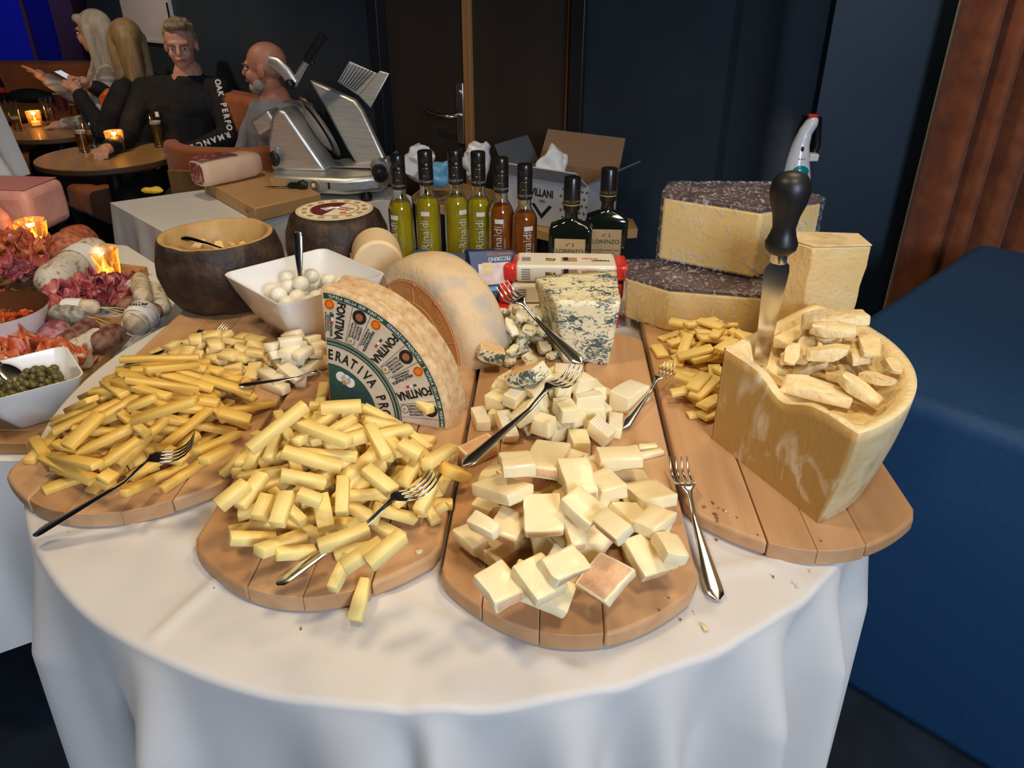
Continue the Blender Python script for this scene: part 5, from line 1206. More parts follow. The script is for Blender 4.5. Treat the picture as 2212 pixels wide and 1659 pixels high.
# white-haired woman
def h_long(m, Ls=.20):
    def f(t, HR):
        mb = MB(); mb.sphere((0, .024, .048), (.088, .098, .090), 20, mx=HR)
        for s in (-1, 1): cap_(mb, HR @ Vector((s*.070, .02, .03)), HR @ Vector((s*.080, .045, -Ls)), .034, .022)
        cap_(mb, HR @ Vector((0, .07, .02)), HR @ Vector((0, .09, -Ls)), .066, .055); cap_(mb, HR @ Vector((-.05, -.055, .085)), HR @ Vector((.05, -.055, .085)), .026, .026)
        remesh(mb, 'hair', m, t, voxel=.008, smooth=4)
    return f
person('seated person with long white-blond hair and a pale striped sweater raising a hand', (-2.50, 5.06, 0), ay-R(20), 1.205, (0, 0, R(-42)), [((-.17, .0, .97), (-.26, -.12, .78), (-.20, -.32, .95), .15), ((.17, .0, .97), (.25, -.10, .75), (.12, -.30, .72), .5)], LEG(), m_skin, m_knit, h_long(m_hairw), bulk=.95)
person('seated person with straight blond hair in a black top turned away holding a phone', (-2.13, 4.66, 0), ay-R(55), 1.175, (R(6), 0, R(-55)), [((-.17, .0, .95), (-.25, -.14, .76), (-.06, -.32, .95), .8), ((.17, .0, .95), (.24, -.12, .74), (.08, -.32, .93), .8)], LEG(), m_skin, m_blk, h_long(m_hairb, .17), bulk=.95)
q = TR((-2.13, 4.66, 0), (0, 0, ay-R(55))) @ Vector((.01, -.40, 1.0))
ph = thing('mobile_phone', 'pale phone held up by the blond seated person', 'phone', q, (R(60), 0, ay-R(55))); MB().box((-.035, -.004, -.07), (.035, .004, .07)).build('phone_body', m_ink, ph, bevel=.003); MB().box((-.032, .0042, -.066), (.032, .0048, .066)).build('screen', mat('phone screen', (.6, .6, .65), .2, emit=(.7, .75, .9), estr=.5), ph)
o = remesh(MB().sphere((0, 0, .06), (.05, .05, .07)).sphere((.03, .02, .03), (.05, .06, .04)), 'orange_bag', mat('orange cloth', (.75, .12, .01), .6), voxel=.008, post=lambda c: c+mnoise.noise_vector(c*25)*.01)
q = PY(238, 222, 4.72); o.location = (q.x, q.y, q.z-.05); tag(o, 'small bright orange cloth pouch between the two seated women', 'pouch')

# orange chair in front of the bald man (seen from behind)
q0, q1 = PY(350, 372, 3.45), PY(592, 312, 3.30)
t = thing('tub_chair', 'orange velvet chair with a wooden back panel behind the cutting board', 'chair', ((q0.x+q1.x)/2, 3.42, 0), (0, 0, R(-8)))
cw = (q1.x-q0.x)/2+.02
def bk(u, v): a = (u-.5)*2; return (a*cw, -.02-.0*a*a+.16*abs(a)**3, .40+.47*v-.05*abs(a)**2*v*0)
mb = MB().grid(bk, 24, 6); o = mb.build('backrest', m_sofa, t, smooth=70); md = o.modifiers.new('s', 'SOLIDIFY'); md.thickness = .07; md.offset = 0; md2 = o.modifiers.new('b', 'BEVEL'); md2.width = .022; md2.segments = 3
MB().box((-cw*.72, -.075, .42), (cw*.80, -.058, .78)).build('back_panel', mat('chair wood panel', (.22, .11, .035), .5, color2=(.28, .15, .05), scale=20, stretch=(1, 1, .1)), t, bevel=.004)
MB().box((-cw*.9, .02, .34), (cw*.9, .50, .46)).build('seat', m_sofa, t, bevel=.03, seg=3)
for sx in (-1, 1):
    for y in (.05, .45): MB().tube([(sx*cw*.8, y, 0), (sx*cw*.78, y, .35)], [.014, .02], 12).build('leg', m_black, t)
# lower orange stool part left of it
p = PY(350, 400, 3.75); t = thing('orange_stool', 'low orange upholstered stool beside the wooden-backed chair', 'stool', (p.x+.03, 3.75, 0)); MB().box((-.16, -.18, .18), (.16, .18, .52)).build('seat', m_sofa, t, bevel=.04, seg=4); MB().box((-.13, -.15, .02), (.13, .15, .18)).build('plinth', m_black, t)
# ---------------------------------------------------------------- slicer table
def cloth_table(name, label, poly, z, drop, m, seed=0, amp=.012):
    """table top polygon with a draped cloth whose sides fall in soft folds"""
    n = len(poly); pts = []
    for i in range(n):
        a, b = Vector(poly[i]), Vector(poly[(i+1) % n]); k = max(2, int((b-a).length/.025))
        pts += [a.lerp(b, j/k) for j in range(k)]
    N = len(pts); c = sum(pts, Vector((0, 0)))/N; mb = MB(); rows = [(1, 0, 0), (1, .004, .003)]+[(1, drop*q/8, 1) for q in range(1, 9)]
    vs = []; per = 0.; arc = []
    for i in range(N): arc.append(per); per += (pts[(i+1) % N]-pts[i]).length
    for s, dz, w in rows:
        for i, p in enumerate(pts):
            nrm = (pts[(i+1) % N]-pts[i-1]).normalized(); out = Vector((nrm.y, -nrm.x)); out = out if out.dot(p-c) > 0 else -out
            f = amp*(dz/drop)*(1+math.sin(arc[i]*24+seed)+.6*math.sin(arc[i]*41+seed*2)) if w else 0
            q = p+out*(.004+f); vs.append((q.x, q.y, z-dz-(.012*math.sin(arc[i]*9+seed) if dz == drop else 0)))
    fs = [tuple(range(N))]
    for r_ in range(len(rows)-1):
        for i in range(N): fs.append((r_*N+i, r_*N+(i+1) % N, (r_+1)*N+(i+1) % N, (r_+1)*N+i))
    o = mb.add(vs, fs).build(name, m, smooth=50); return o
def plain_table(name, label, poly, z, mtop, th=.03):
    c = sum((Vector(p) for p in poly), Vector((0, 0)))/len(poly); t = thing(name, label, 'table', (c.x, c.y, 0))
    pl = [(p[0]-c.x, p[1]-c.y) for p in poly]; MB().prism(pl, z-th, z).build('table_top', mtop, t, bevel=.003)
    for p in pl: MB().tube([(p[0]*.86, p[1]*.86, 0), (p[0]*.86, p[1]*.86, z-th)], .02, 12).build('leg', m_black, t)
m_cloth2 = mat('white table linen', (.74, .73, .72), .75, color2=(.70, .69, .68), scale=6, bump=.04, bscale=400)
SP = [(-1.535, 2.92), (-1.205, 2.575), (-.45, 2.90), (-.36, 3.12), (-.62, 3.50), (-1.28, 3.42)]
SP = [(-1.54, 2.93), (-1.20, 2.57), (-.40, 3.02), (-.72, 3.48)]
plain_table('side_table', 'small table under the white cloth that carries the meat slicer', [(x*.985-.012, y*.99+.03) for x, y in SP], .752, MATS['table wood'])
o = cloth_table('side_tablecloth', '', SP, .758, .20, m_cloth2, 1.); tag(o, 'white cloth on the side table with the meat slicer', 'tablecloth')
# cutting board, cured ham, knife
SZ = .7605
cb = [P(437, 388, .81), P(585, 366, .81), P(693, 418, .81), P(550, 450, .81)]
cc = sum(cb, Vector())/4; t = thing('cutting_block', 'thick light wooden cutting block beside the meat slicer', 'cutting board', (cc.x, cc.y, SZ)); pl = [(p.x-cc.x, p.y-cc.y) for p in cb]
m_block = mat('light block wood', (.56, .34, .14), .5, color2=(.48, .28, .11), scale=12, stretch=(1, .2, 1)); m_blocke = mat('block side wood', (.26, .15, .07), .55)
MB().prism(pl, 0, .050).build('block', m_block, t, bevel=.004); mid = lambda a, b, f: (a[0]+(b[0]-a[0])*f, a[1]+(b[1]-a[1])*f)
for f in (.12, .86):
    a = mid(pl[0], pl[3], f); d = Vector((pl[3][0]-pl[0][0], pl[3][1]-pl[0][1])).normalized(); MB().lathe([(.009, 0), (.009, .004)], 16, mx=TR((a[0]-d.y*-.002*0, a[1], .028), (R(90), 0, math.atan2(d.y, d.x)))).build('dowel', m_blocke, t)
hc = P(495, 388, .815)
m_ham = mat('cured ham cut', (.30, .055, .06), .4, color2=(.62, .38, .33), scale=22, detail=4, contrast=(.52, .62), dist=2); m_fat = mat('ham fat', (.76, .56, .38), .5, color2=(.62, .38, .30), scale=9, contrast=(.45, .8))
t = thing('cured_ham', 'cut piece of cured ham with white fat on the cutting block', 'meat', (hc.x, hc.y, .8115), (0, 0, R(50)))
vs = []; fs = []; n = 20
for k, (x, s) in enumerate([(-.13, .80), (-.125, .95), (-.10, 1.), (0, 1.03), (.09, .98), (.125, .85), (.135, .6)]):
    for i in range(n):
        a = 2*math.pi*i/n; vs.append((x, .060*s*math.copysign(abs(math.cos(a))**.6, math.cos(a)), .050+.050*s*math.copysign(abs(math.sin(a))**.6, math.sin(a)) if True else 0))
for k in range(6):
    for i in range(n): fs.append((k*n+i, k*n+(i+1) % n, (k+1)*n+(i+1) % n, (k+1)*n+i))
MB().add(vs, fs).add(vs[-n:], [tuple(range(n))]).build('fat', m_fat, t, smooth=60)
MB().add([(-.131, v[1]*.97, .05+(v[2]-.05)*.97) for v in vs[:n]]+[(-.126, v[1]*1.1, .05+(v[2]-.05)*1.1) for v in vs[:n]], [tuple(range(n))]+[(i, (i+1) % n, n+(i+1) % n, n+i) for i in range(n)]).build('cut_face', m_ham, t, smooth=30)
MB().grid(lambda u, v: (-.128+.16*u, -.045+.09*v, .1005+.004*math.sin(u*3)), 8, 6).build('lean_top', m_ham, t)
ka, kb_ = P(572, 402, .817), P(664, 402, .822); t = thing('boning_knife', 'small knife with a black handle on the cutting block', 'knife'); mx, L = place_line(None, ka, kb_); t.matrix_world = mx
MB().add([(0, 0, 0), (L*.2, -.010, 0), (L*.58, -.011, 0), (L*.58, .004, 0), (L*.2, .003, 0)], [(0, 1, 2, 3, 4)]).build('blade', m_dsteel, t).modifiers.new('s', 'SOLIDIFY').thickness = .0018
MB().tube([(L*.56, 0, 0), (L*.62, 0, .003), (L*.78, 0, .003), (L*.82, 0, .003), (L*.92, 0, .006), (L, 0, .004)], [.008, .012, .010, .016, .018, .012], 14).build('handle', m_rub, t, smooth=60)
o = remesh(MB().sphere((0, 0, .015), (.05, .02, .014)), 'yellow_cloth', m_yellow, voxel=.006, post=lambda c: c+mnoise.noise_vector(c*60)*.004); q = P(318, 421, .76); o.location = (q.x+.02, q.y+.01, .761); tag(o, 'crumpled yellow cloth at the back edge of the slicer table', 'cloth')

# ---------------------------------------------------------------- meat slicer
m_alu = mat('slicer aluminium', (.72, .71, .68), .42, .85, color2=(.60, .59, .56), scale=120, stretch=(.1, 1, 1)); m_alud = mat('slicer steel', (.45, .45, .44), .22, 1.)
s0 = P(718, 408, SZ+.03); t = thing('meat_slicer', 'aluminium meat slicer standing on the side table', 'meat slicer', (s0.x, s0.y+.10, SZ), (0, 0, R(-8)))
# base: rounded slab with raised left housing; local x right, y back, z up
def loop_prism(poly, y0, y1, name, m, bev=.012): return MB().prism(poly, -y1, -y0, mx=Matrix.Rotation(R(90), 4, 'X')).build(name, m, t, bevel=bev, seg=3)
base = [(-.225, -.10), (-.20, -.175), (.10, -.19), (.225, -.12), (.225, .12), (-.225, .14)]
MB().prism(base, .030, .095).build('base', m_alu, t, bevel=.018, seg=4)
for x, y in ((-.19, -.12), (.16, -.13), (.19, .1), (-.19, .1)): MB().lathe([(.020, 0), (.024, .008), (.016, .034)], 16, mx=TR((x, y, .001))).build('foot', m_black, t)
loop_prism([(-.225, .09), (-.225, .20), (-.195, .30), (-.165, .325), (-.135, .315), (-.02, .13), (.0, .095)], -.10, .03, 'motor_housing', m_alu, .014)
loop_prism([(-.02, .10), (.20, .12), (.225, .145), (.24, .10)], -.05, .12, 'carriage_base', m_alu, .01)
# blade guard and gauge plate: tilted discs/plates leaning to the right
def frm(n_, up_):                      # frame whose z axis is n_
    n_ = Vector(n_).normalized(); x_ = Vector(up_).cross(n_).normalized(); return x_, n_.cross(x_), n_
x_, y_, n_ = frm((-.72, -.52, -.44), (0, 0, 1)); bl_mx = frame(Vector((-.035, -.015, .250)), x_, y_, n_)
MB().lathe([(0, .0), (.115, .0), (.128, .004), (.1285, .006), (.115, .012), (.03, .018), (0, .018)], 56, mx=bl_mx).build('blade', m_alud, t, smooth=30)
MB().lathe([(.095, .019), (.06, .032), (0, .036)], 32, mx=bl_mx, cap=False).build('blade_cover', m_alu, t, smooth=50)
def slab(name, pts, y0, y1, m, bev=.008):     # plate whose outline lies in the x-z plane, leaning back toward its top
    n = len(pts); f_ = lambda z: y0+(z-.10)*.28
    vs = [(x, f_(z), z) for x, z in pts]+[(x, f_(z)+(y1-y0), z) for x, z in pts]
    return MB().add(vs, [tuple(range(n)), tuple(reversed(range(n, 2*n)))]+[(i, (i+1) % n, n+(i+1) % n, n+i) for i in range(n)]).build(name, m, t, bevel=bev, seg=3)
slab('gauge_plate', [(-.115, .405), (-.02, .372), (.075, .335), (.105, .300), (.195, .130), (.175, .105), (.075, .105), (.035, .16), (-.06, .32)], .02, .05, m_alu, .010)
slab('carriage_tray', [(-.005, .395), (.045, .470), (.165, .425), (.085, .345)], .045, .055, m_alu, .003)
for q in range(8): slab('tray_ridge', [(.004+.009*q, .394-.004*q), (.050+.013*q, .463-.004*q), (.053+.013*q, .461-.004*q), (.007+.009*q, .392-.004*q)], .040, .0452, m_alud, .0005)
slab('tray_fence', [(.085, .350), (.172, .440), (.212, .430), (.135, .305)], .03, .042, m_alu, .004)
MB().box((-.235, -.05, .33), (-.14, .05, .395), mx=TR((.08, 0, .03), (0, R(-28), 0), (1, 1, 1))).build('sharpener_box', m_alu, t, bevel=.012, seg=3)
# pusher arm with black grip
MB().tube([(-.125, -.02, .40), (-.085, -.02, .455), (-.055, -.02, .49)], [.013, .012, .011], 14).build('pusher_arm', m_alu, t, smooth=60)
MB().tube([(-.060, -.02, .482), (-.05, -.02, .496), (.0, -.02, .555), (.012, -.02, .570), (.016, -.02, .574)], [.016, .019, .0185, .019, .012], 16).build('grip', m_rub, t, smooth=50)
MB().tube([(-.12, -.03, .405), (-.145, -.03, .445), (-.18, -.03, .475), (-.205, -.03, .482)], [.010, .011, .012, .010], 12, flat=2.2).build('meat_gripper', m_alu, t, smooth=60)
MB().sphere((-.125, -.05, .405), .020, 16).build('arm_knob', m_rub, t); MB().sphere((-.03, -.045, .478), .010, 12).build('arm_knob', m_rub, t)
MB().lathe([(.028, 0), (.030, .01), (.028, .05), (.020, .06), (0, .062)], 28, mx=TR((.205, -.09, .105), (R(100), 0, R(25)))).build('thickness_knob', m_rub, t, smooth=40)
MB().lathe([(.030, 0), (.034, .01), (.034, .05), (0, .052)], 28, mx=TR((.19, -.04, .115), (R(100), 0, R(25)))).build('knob_housing', m_alu, t, smooth=40)
MB().lathe([(.018, 0), (.018, .006), (0, .007)], 20, mx=TR((-.02, -.184, .065), (R(90), 0, 0))).build('switch_plate', m_alud, t); MB().box((-.03, -.195, .058), (-.018, -.186, .072)).build('switch', m_white, t, bevel=.002)
MB().box((.03, -.187, .05), (.06, -.183, .078)).build('switch', m_ink, t, bevel=.002)
MB().sphere((-.195, -.125, .145), (.022, .012, .030), 14).build('handle_knob', m_rub, t); MB().tube([(-.195, -.12, .15), (-.178, -.12, .185)], .008, 10).build('handle_rod', m_alu, t)
MB().box((-.20, -.178, .045), (-.12, -.1735, .085), mx=TR()).build('plate_sign', MATS['light block wood'], t)

# ---------------------------------------------------------------- wooden back table with the carton and bags
BP = [(-.52, 2.99), (.10, 2.58), (.42, 2.62), (.30, 2.86), (-.30, 3.36)]
BP = [(-.40, 3.07), (-.30, 2.94), (.14, 2.57), (.44, 2.62), (.44, 2.74), (-.34, 3.38)]
plain_table('back_table', 'wooden table against the wall behind the oil bottles', BP, .75, m_block, .035)
m_card = mat('carton brown', (.30, .165, .085), .7); m_cardw = mat('carton white print', (.52, .52, .54), .6); m_cardg = mat('carton grey print', (.10, .11, .12), .6)
bx0 = Vector((.175, 2.73, .752)); t = thing('carton', 'open printed cardboard carton with VILLANI lettering on the wooden table', 'box', bx0, (0, 0, R(-34)))
w, d, h_ = .165, .11, .165
th = .004
# walls: front/left printed outside, brown inside
def panel(name, lo, hi, m): return MB().box(lo, hi).build(name, m, t, bevel=.001)
panel('front_wall', (-w, -d, 0), (w, -d+th, h_), m_cardw); panel('back_wall', (-w, d-th, 0), (w, d, h_), m_card); panel('side_wall', (-w, -d+th, 0), (-w+th, d-th, h_), m_cardw); panel('side_wall', (w-th, -d+th, 0), (w, d-th, h_), m_cardw); panel('bottom', (-w+th, -d+th, .001), (w-th, d-th, th), m_card)
def flap(p0, p1, p2, p3, m, nm='flap'):
    o = MB().add([p0, p1, p2, p3], [(0, 1, 2, 3)]).build(nm, m, t, smooth=0); o.modifiers.new('s', 'SOLIDIFY').thickness = th; return o
flap((-w, d, h_), (w, d, h_), (w*.96, d+.05, h_+.11), (-w*.96, d+.05, h_+.11), m_card)
flap((-w, -d, h_), (w, -d, h_), (w*.96, -d-.07, h_+.055), (-w*.96, -d-.07, h_+.055), m_cardw)
flap((-w, -d, h_), (-w, d, h_), (-w-.05, d*.95, h_+.09), (-w-.05, -d*.95, h_+.09), m_cardg)
flap((w, -d, h_), (w, d, h_), (w+.085, d*.95, h_+.05), (w+.085, -d*.95, h_+.05), mat('carton blue grey', (.16, .19, .25), .6))
for face, F_ in (('front', lambda x, z: frame(Vector((x, -d-.0008, z)), Vector((1, 0, 0)), zt, Vector((0, -1, 0)))),):
    MB().add([(-.045, 0, 0), (.045, 0, 0), (0, .0, 0)], []).v
    text('lettering', 'VILLANI', .036, m_ink, t, F_(-.012, .115), sx=.72, bold=.0012); text('lettering', '1886', .014, m_ink, t, F_(-.012, .088))
    for s in (-1, 1): MB().add([(0, 0, 0), (s*.042, .048, 0), (s*.030, .052, 0), (0, .018, 0)], [(0, 1, 2, 3)], mx=F_(-.012, .026) @ Matrix.Translation((0, 0, .0006))).build('logo_stroke', m_ink, t, smooth=0)
    for r_ in range(6):
        for c_ in range(6): MB().add([(0, -.006, 0), (.006, 0, 0), (0, .006, 0), (-.006, 0, 0)], [(0, 1, 2, 3)], mx=F_(.065+.018*c_+(r_ % 2)*.009, .022+.024*r_) @ Matrix.Translation((0, 0, .0006))).build('print_diamond', m_cardg, t, smooth=0)
fl = frame(Vector((0, -d, h_)), Vector((1, 0, 0)), Vector((0, -.07, .055)).normalized(), Vector((0, -.055, -.07)).normalized())
text('lettering', 'VILLANI', .030, m_ink, t, frame(Vector((.06, -d-.040, h_+.0335)), Vector((1, 0, 0)), Vector((0, -.786, .618)), Vector((0, .618, .786))), sx=.8, bold=.0008)
for k in range(26):
    r_, c_ = divmod(k, 9); MB().add([(0, -.006, 0), (.006, 0, 0), (0, .006, 0), (-.006, 0, 0)], [(0, 1, 2, 3)], mx=frame(Vector((-.145+.017*c_+(r_ % 2)*.008, -d-.016-.018*r_*.786, h_+.0135+.018*r_*.618)), Vector((1, 0, 0)), Vector((0, -.786, .618)), Vector((0, .618, .786)))).build('print_diamond', m_cardg, t, smooth=0)
bag_m = mat('thin white plastic', (.75, .75, .78), .3, coat=.3); blue_m = mat('light blue plastic', (.15, .42, .65), .35)
def bag(label, px, py, r3, m, seed, Y=2.95, z=None):
    q = PY(px, py, Y); o = remesh(MB().sphere((0, 0, 0), r3, 20).sphere((r3[0]*.5, 0, r3[2]*.4), tuple(k*.6 for k in r3), 16), 'plastic_bag', m, voxel=.007, smooth=1, post=lambda c: c+mnoise.noise_vector(c*30+Vector((seed, 0, 0)))*.018)
    o.location = (q.x, q.y, max(q.z, .752+r3[2]*1.05+.01)); tag(o, label, 'plastic bag'); return o
bag('crumpled white plastic bag behind the oil bottles', 905, 355, (.06, .05, .07), bag_m, 1, 3.02); bag('light blue plastic pack between the yellow oil bottles', 945, 378, (.05, .04, .05), blue_m, 3, 2.93); bag('white bag with a bright rim behind the middle oil bottles', 1030, 350, (.05, .05, .075), bag_m, 5, 2.88)
o = remesh(MB().sphere((0, 0, .06), (.05, .04, .08)), 'paper_wrap', m_white, voxel=.008, smooth=1, post=lambda c: c+mnoise.noise_vector(c*22)*.03); o.location = bx0+Vector((-.03, .02, .115)); tag(o, 'crumpled white paper sticking up out of the carton', 'paper')

# ---------------------------------------------------------------- hand vacuum on its wall bracket
m_vac = mat('white plastic', (.78, .77, .80), .3, coat=.3); m_teal = mat('teal plastic', (.0, .30, .34), .25, trans=.2, coat=.4)
v0 = PY(1735, 370, WB-.06); t = thing('hand_vacuum', 'white cordless hand vacuum with teal window hanging on the right wall', 'vacuum', v0)
vz = lambda px, py: (PY(px, py, WB-.06)-v0)
body = [vz(1712, 420), vz(1716, 385), vz(1722, 345), vz(1730, 312), vz(1740, 285), vz(1756, 262)]
remesh(MB().tube([(p.x, p.y*0, p.z) for p in body], [.052, .055, .042, .030, .024, .022], 16).sphere((body[-1].x, 0, body[-1].z), .019), 'body', m_vac, t, voxel=.005, smooth=3)
MB().sphere((vz(1720, 365).x, -.046, vz(1720, 365).z), (.028, .012, .022), 16).build('window', m_teal, t, smooth=80)
MB().lathe([(.030, -.01), (.034, .01), (.028, .02), (0, .021)], 20, mx=TR((vz(1712, 425).x, 0, vz(1712, 425).z))).build('dust_cup', m_teal, t)
MB().sphere((vz(1727, 318).x, -.032, vz(1727, 318).z), (.0055, .005, .009), 12).build('switch', m_ink, t); text('lettering', 'BLACK', .008, m_ink, t, frame(Vector((vz(1724, 338).x, -.043, vz(1723, 338).z)), Vector((1, 0, 0)), zt, Vector((0, -1, 0))))
MB().tube([(vz(1758, 258).x, 0, vz(1758, 258).z), (vz(1772, 258).x, .02, vz(1772, 258).z), (vz(1772, 320).x, .035, vz(1772, 320).z), (vz(1760, 340).x, .03, vz(1760, 340).z)], [.012, .013, .013, .012], 12).build('bracket', m_rub, t, smooth=60)
MB().box((vz(1752, 250).x-.012, -.012, vz(1752, 250).z-.005), (vz(1752, 250).x+.022, .012, vz(1752, 250).z+.005)).build('release_button', m_red, t, bevel=.003)
MB().box((vz(1757, 340).x-.014, -.01, vz(1757, 340).z-.012), (vz(1757, 340).x+.016, .045, vz(1757, 340).z+.012)).build('bracket_foot', m_vac, t, bevel=.003)
# ---------------------------------------------------------------- cured meat table at the left
MZ = .762
MP = [(-2.4, 1.17), (-.865, 1.17), (-.865, 1.62), (-.93, 2.06), (-1.25, 2.40), (-2.4, 2.62)]
plain_table('meat_table', 'table under the white cloth that carries the cured meats', [(x*.99-.01, 1.2+(y-1.2)*.985+.01) for x, y in MP], .754, MATS['table wood'])
o = cloth_table('meat_tablecloth', '', MP, .760, .45, m_cloth2, 2., .014); tag(o, 'white cloth under the cured meats at the left', 'tablecloth')
m_mb = mat('meat board wood', (.42, .23, .085), .5, color2=(.34, .175, .06), scale=10, stretch=(.15, 1, 1)); m_mb2 = mat('meat board wood lighter', (.50, .29, .12), .5, color2=(.42, .23, .09), scale=10, stretch=(.15, 1, 1))
def mboard(label, poly, th=.025):
    c = sum((Vector(p) for p in poly), Vector((0, 0)))/len(poly); t = thing('meat_board', label, 'cutting board', (c.x, c.y, MZ)); n = 4
    a, b, c2, d = [Vector(p)-c for p in poly]
    for k in range(n):
        f0, f1 = k/n+.0006, (k+1)/n-.0006
        MB().prism([tuple(a.lerp(d, f0)), tuple(b.lerp(c2, f0)), tuple(b.lerp(c2, f1)), tuple(a.lerp(d, f1))], 0, th).build('plank', (m_mb, m_mb2)[k % 2], t, bevel=.003)
    return MZ+th
MB1 = mboard('long wooden board under the big salamis and mortadella', [(-2.3, 1.95), (-1.16, 1.80), (-1.06, 2.13), (-2.3, 2.52)])
MB2 = mboard('wooden board under the small salamis beside the cheese table', [(-1.95, 1.40), (-.905, 1.40), (-.93, 1.76), (-1.98, 1.86)])
MB3 = mboard('wooden board with a handle hole at the front of the meat table', [(-1.6, 1.185), (-.888, 1.185), (-.875, 1.36), (-1.6, 1.37)])
MZB = MZ+.025
def casing(name, c1, c2, sc_, c3=None): return mat(name, c1, .6, color2=c2, scale=sc_, detail=6, bump=.6, bscale=40, color3=c3)
m_sw = casing('white mould casing', (.55, .48, .38), (.30, .21, .14), 60, (.66, .60, .50)); m_sr = casing('red salami casing', (.25, .035, .015), (.50, .17, .08), 70); m_sg = casing('grey mould casing', (.12, .10, .08), (.46, .42, .36), 70)
m_sp = casing('purple dry sausage', (.11, .03, .022), (.32, .17, .12), 55); m_sl = casing('netted pale sausage', (.70, .60, .44), (.42, .30, .18), 50); m_cutr = mat('salami cut face', (.32, .02, .02), .4, color2=(.62, .32, .28), scale=110, contrast=(.55, .65))
m_paper = mat('paper band', (.78, .76, .74), .6); m_string = mat('string', (.6, .42, .2), .8)
def sausage(label, a, b, r, m, z=None, cut=None, band=None, strings=0, group=None, bend=0., net=False, lift=0.):
    z = (z or MZB)+r+lift; A, B = P(a[0], a[1], z), P(b[0], b[1], z); t = thing('salami', label, 'salami', group=group); d = B-A; L = d.length; mx = frame(A, d.normalized(), Vector((-d.y, d.x, 0)).normalized(), zt); t.matrix_world = mx
    n = 14; pts = []; rs = []
    for k in range(n+1):
        f = k/n; pts.append((f*L, bend*math.sin(f*math.pi), 0)); e = min(f, 1-f)*L; rs.append(r*min(1, math.sqrt(max(.02, 1-(1-min(1, e/(r*1.1)))**2))))
    if cut == 0: rs[0] = rs[1] = r*.97
    if cut == 1: rs[-1] = rs[-2] = r*.97
    o = MB().tube(pts, rs, 20).build('casing', m, t, smooth=60); roughen(o.data, r*.07, 1.1/r*1.2, a[0])
    if cut is not None:
        x = L+.001 if cut == 1 else -.001; MB().lathe([(0, 0), (r*.9, 0), (r*.9, .002)], 20, mx=TR((x, 0, 0), (0, R(90), 0))).build('cut_face', m_cutr, t)
    ra = lambda x: r*min(1, math.sqrt(max(.02, 1-(1-min(1, min(x, L-x)/(r*1.1)))**2)))
    if band: MB().lathe([(ra(f*L)*1.06, f*L) for f in [band[0]+(band[1]-band[0])*k/6 for k in range(7)]], 24, mx=Matrix.Rotation(R(90), 4, 'Y'), cap=False).build('paper_band', m_paper, t)
    for s in range(strings): MB().tube([(L, 0, 0), (L+.03, .01*(s-1), -.004), (L+.07, .02*(s-1), -r*.7)], .0012, 6).build('string', m_string, t)
    if net:
        for q in range(5): x = L*(.15+.17*q); MB().tube([(x+.006*math.sin(g*2), ra(x)*1.05*math.cos(g), ra(x)*1.05*math.sin(g)) for g in [2*math.pi*k/16 for k in range(17)]], .0014, 6).build('net_string', m_paper, t)
    return t
sausage('thick red salami lying behind the long white one', (128, 556), (188, 512), .055, m_sr, MB1)
sausage('long white mould salami with a paper band', (96, 622), (216, 536), .047, m_sw, MB1, band=(.48, .68))
sausage('red salami end with a pale cut among the red slices', (70, 575), (98, 570), .034, m_sr, MB1, lift=.03)
sausage('grey mould salami lying in front of the pale ones', (108, 676), (190, 684), .026, m_sg, MB2, strings=2)
sausage('pale sausage with a white band and loose strings', (128, 662), (216, 664), .020, m_sl, MB2, band=(.12, .6), strings=3, lift=.02)
sausage('purple dry sausage lying left of the netted pale one', (250, 662), (318, 655), .022, m_sp, MB2, cut=1)
sausage('brown sausage with a twisted end beneath the purple one', (300, 682), (352, 668), .022, m_sp, MB2)
sausage('upright mottled sausage with a cut end beside the candle', (310, 650), (302, 600), .022, m_sl, MB2, lift=.03)
sausage('pale speckled sausage behind the upright one', (272, 618), (345, 628), .022, m_sw, MB2)
sausage('mottled sausage beside the dark hollow wheel', (336, 622), (352, 672), .022, m_sw, MB2)
t_ = sausage('fat white netted sausage with a printed paper label', (285, 706), (322, 668), .034, m_sl, MB2, net=True, band=(.22, .55))
text('lettering', 'SALUMI', 0.013, m_ink, t_, TR((.045, -.006, .0372), (R(8), 0, R(-90))), bold=.0004)
sausage('brown dry sausage pointing away between two others', (120, 755), (205, 700), .024, m_sp, MB2)
sausage('white floured sausage with a red cut end', (135, 772), (212, 728), .024, m_sw, MB2, cut=1)
sausage('dark brown sausage at the edge of the cheese table', (205, 750), (262, 712), .026, m_sp, MB2)
sausage('purple pink marbled salami left of the brown ones', (98, 745), (135, 706), .032, mat('pink marbled salami', (.30, .07, .10), .45, color2=(.55, .32, .33), scale=40, contrast=(.45, .65)), MB2)
sausage('pale sausage peeking out below the floured one', (125, 790), (205, 775), .018, m_sl, MB2)
# mortadella and round pink ham
m_mort = mat('mortadella', (.66, .30, .24), .45, color2=(.72, .38, .30), scale=14)
q = P(42, 508, MB1); t = thing('mortadella', 'large pink mortadella block at the upper left of the meat table', 'meat', (q.x-.07, q.y+.10, MB1), (0, 0, R(-6)))
MB().box((-.17, -.10, 0), (.15, .10, .145)).build('block', m_mort, t, bevel=.028, seg=4)
MB().box((-.155, -.085, .1455), (.135, .085, .1475)).build('top_face', mat('mortadella top', (.60, .22, .22), .5), t, bevel=.001)
q = P(0, 548, MB1); o = remesh(MB().sphere((0, 0, .075), (.075, .075, .075)).sphere((0, 0, .13), (.055, .05, .04)), 'boiled_ham', mat('boiled ham', (.55, .22, .20), .4, color2=(.62, .30, .25), scale=12), voxel=.008, smooth=5); o.location = (q.x-.03, q.y+.02, MB1); tag(o, 'round pink boiled ham cut off by the left edge', 'meat')
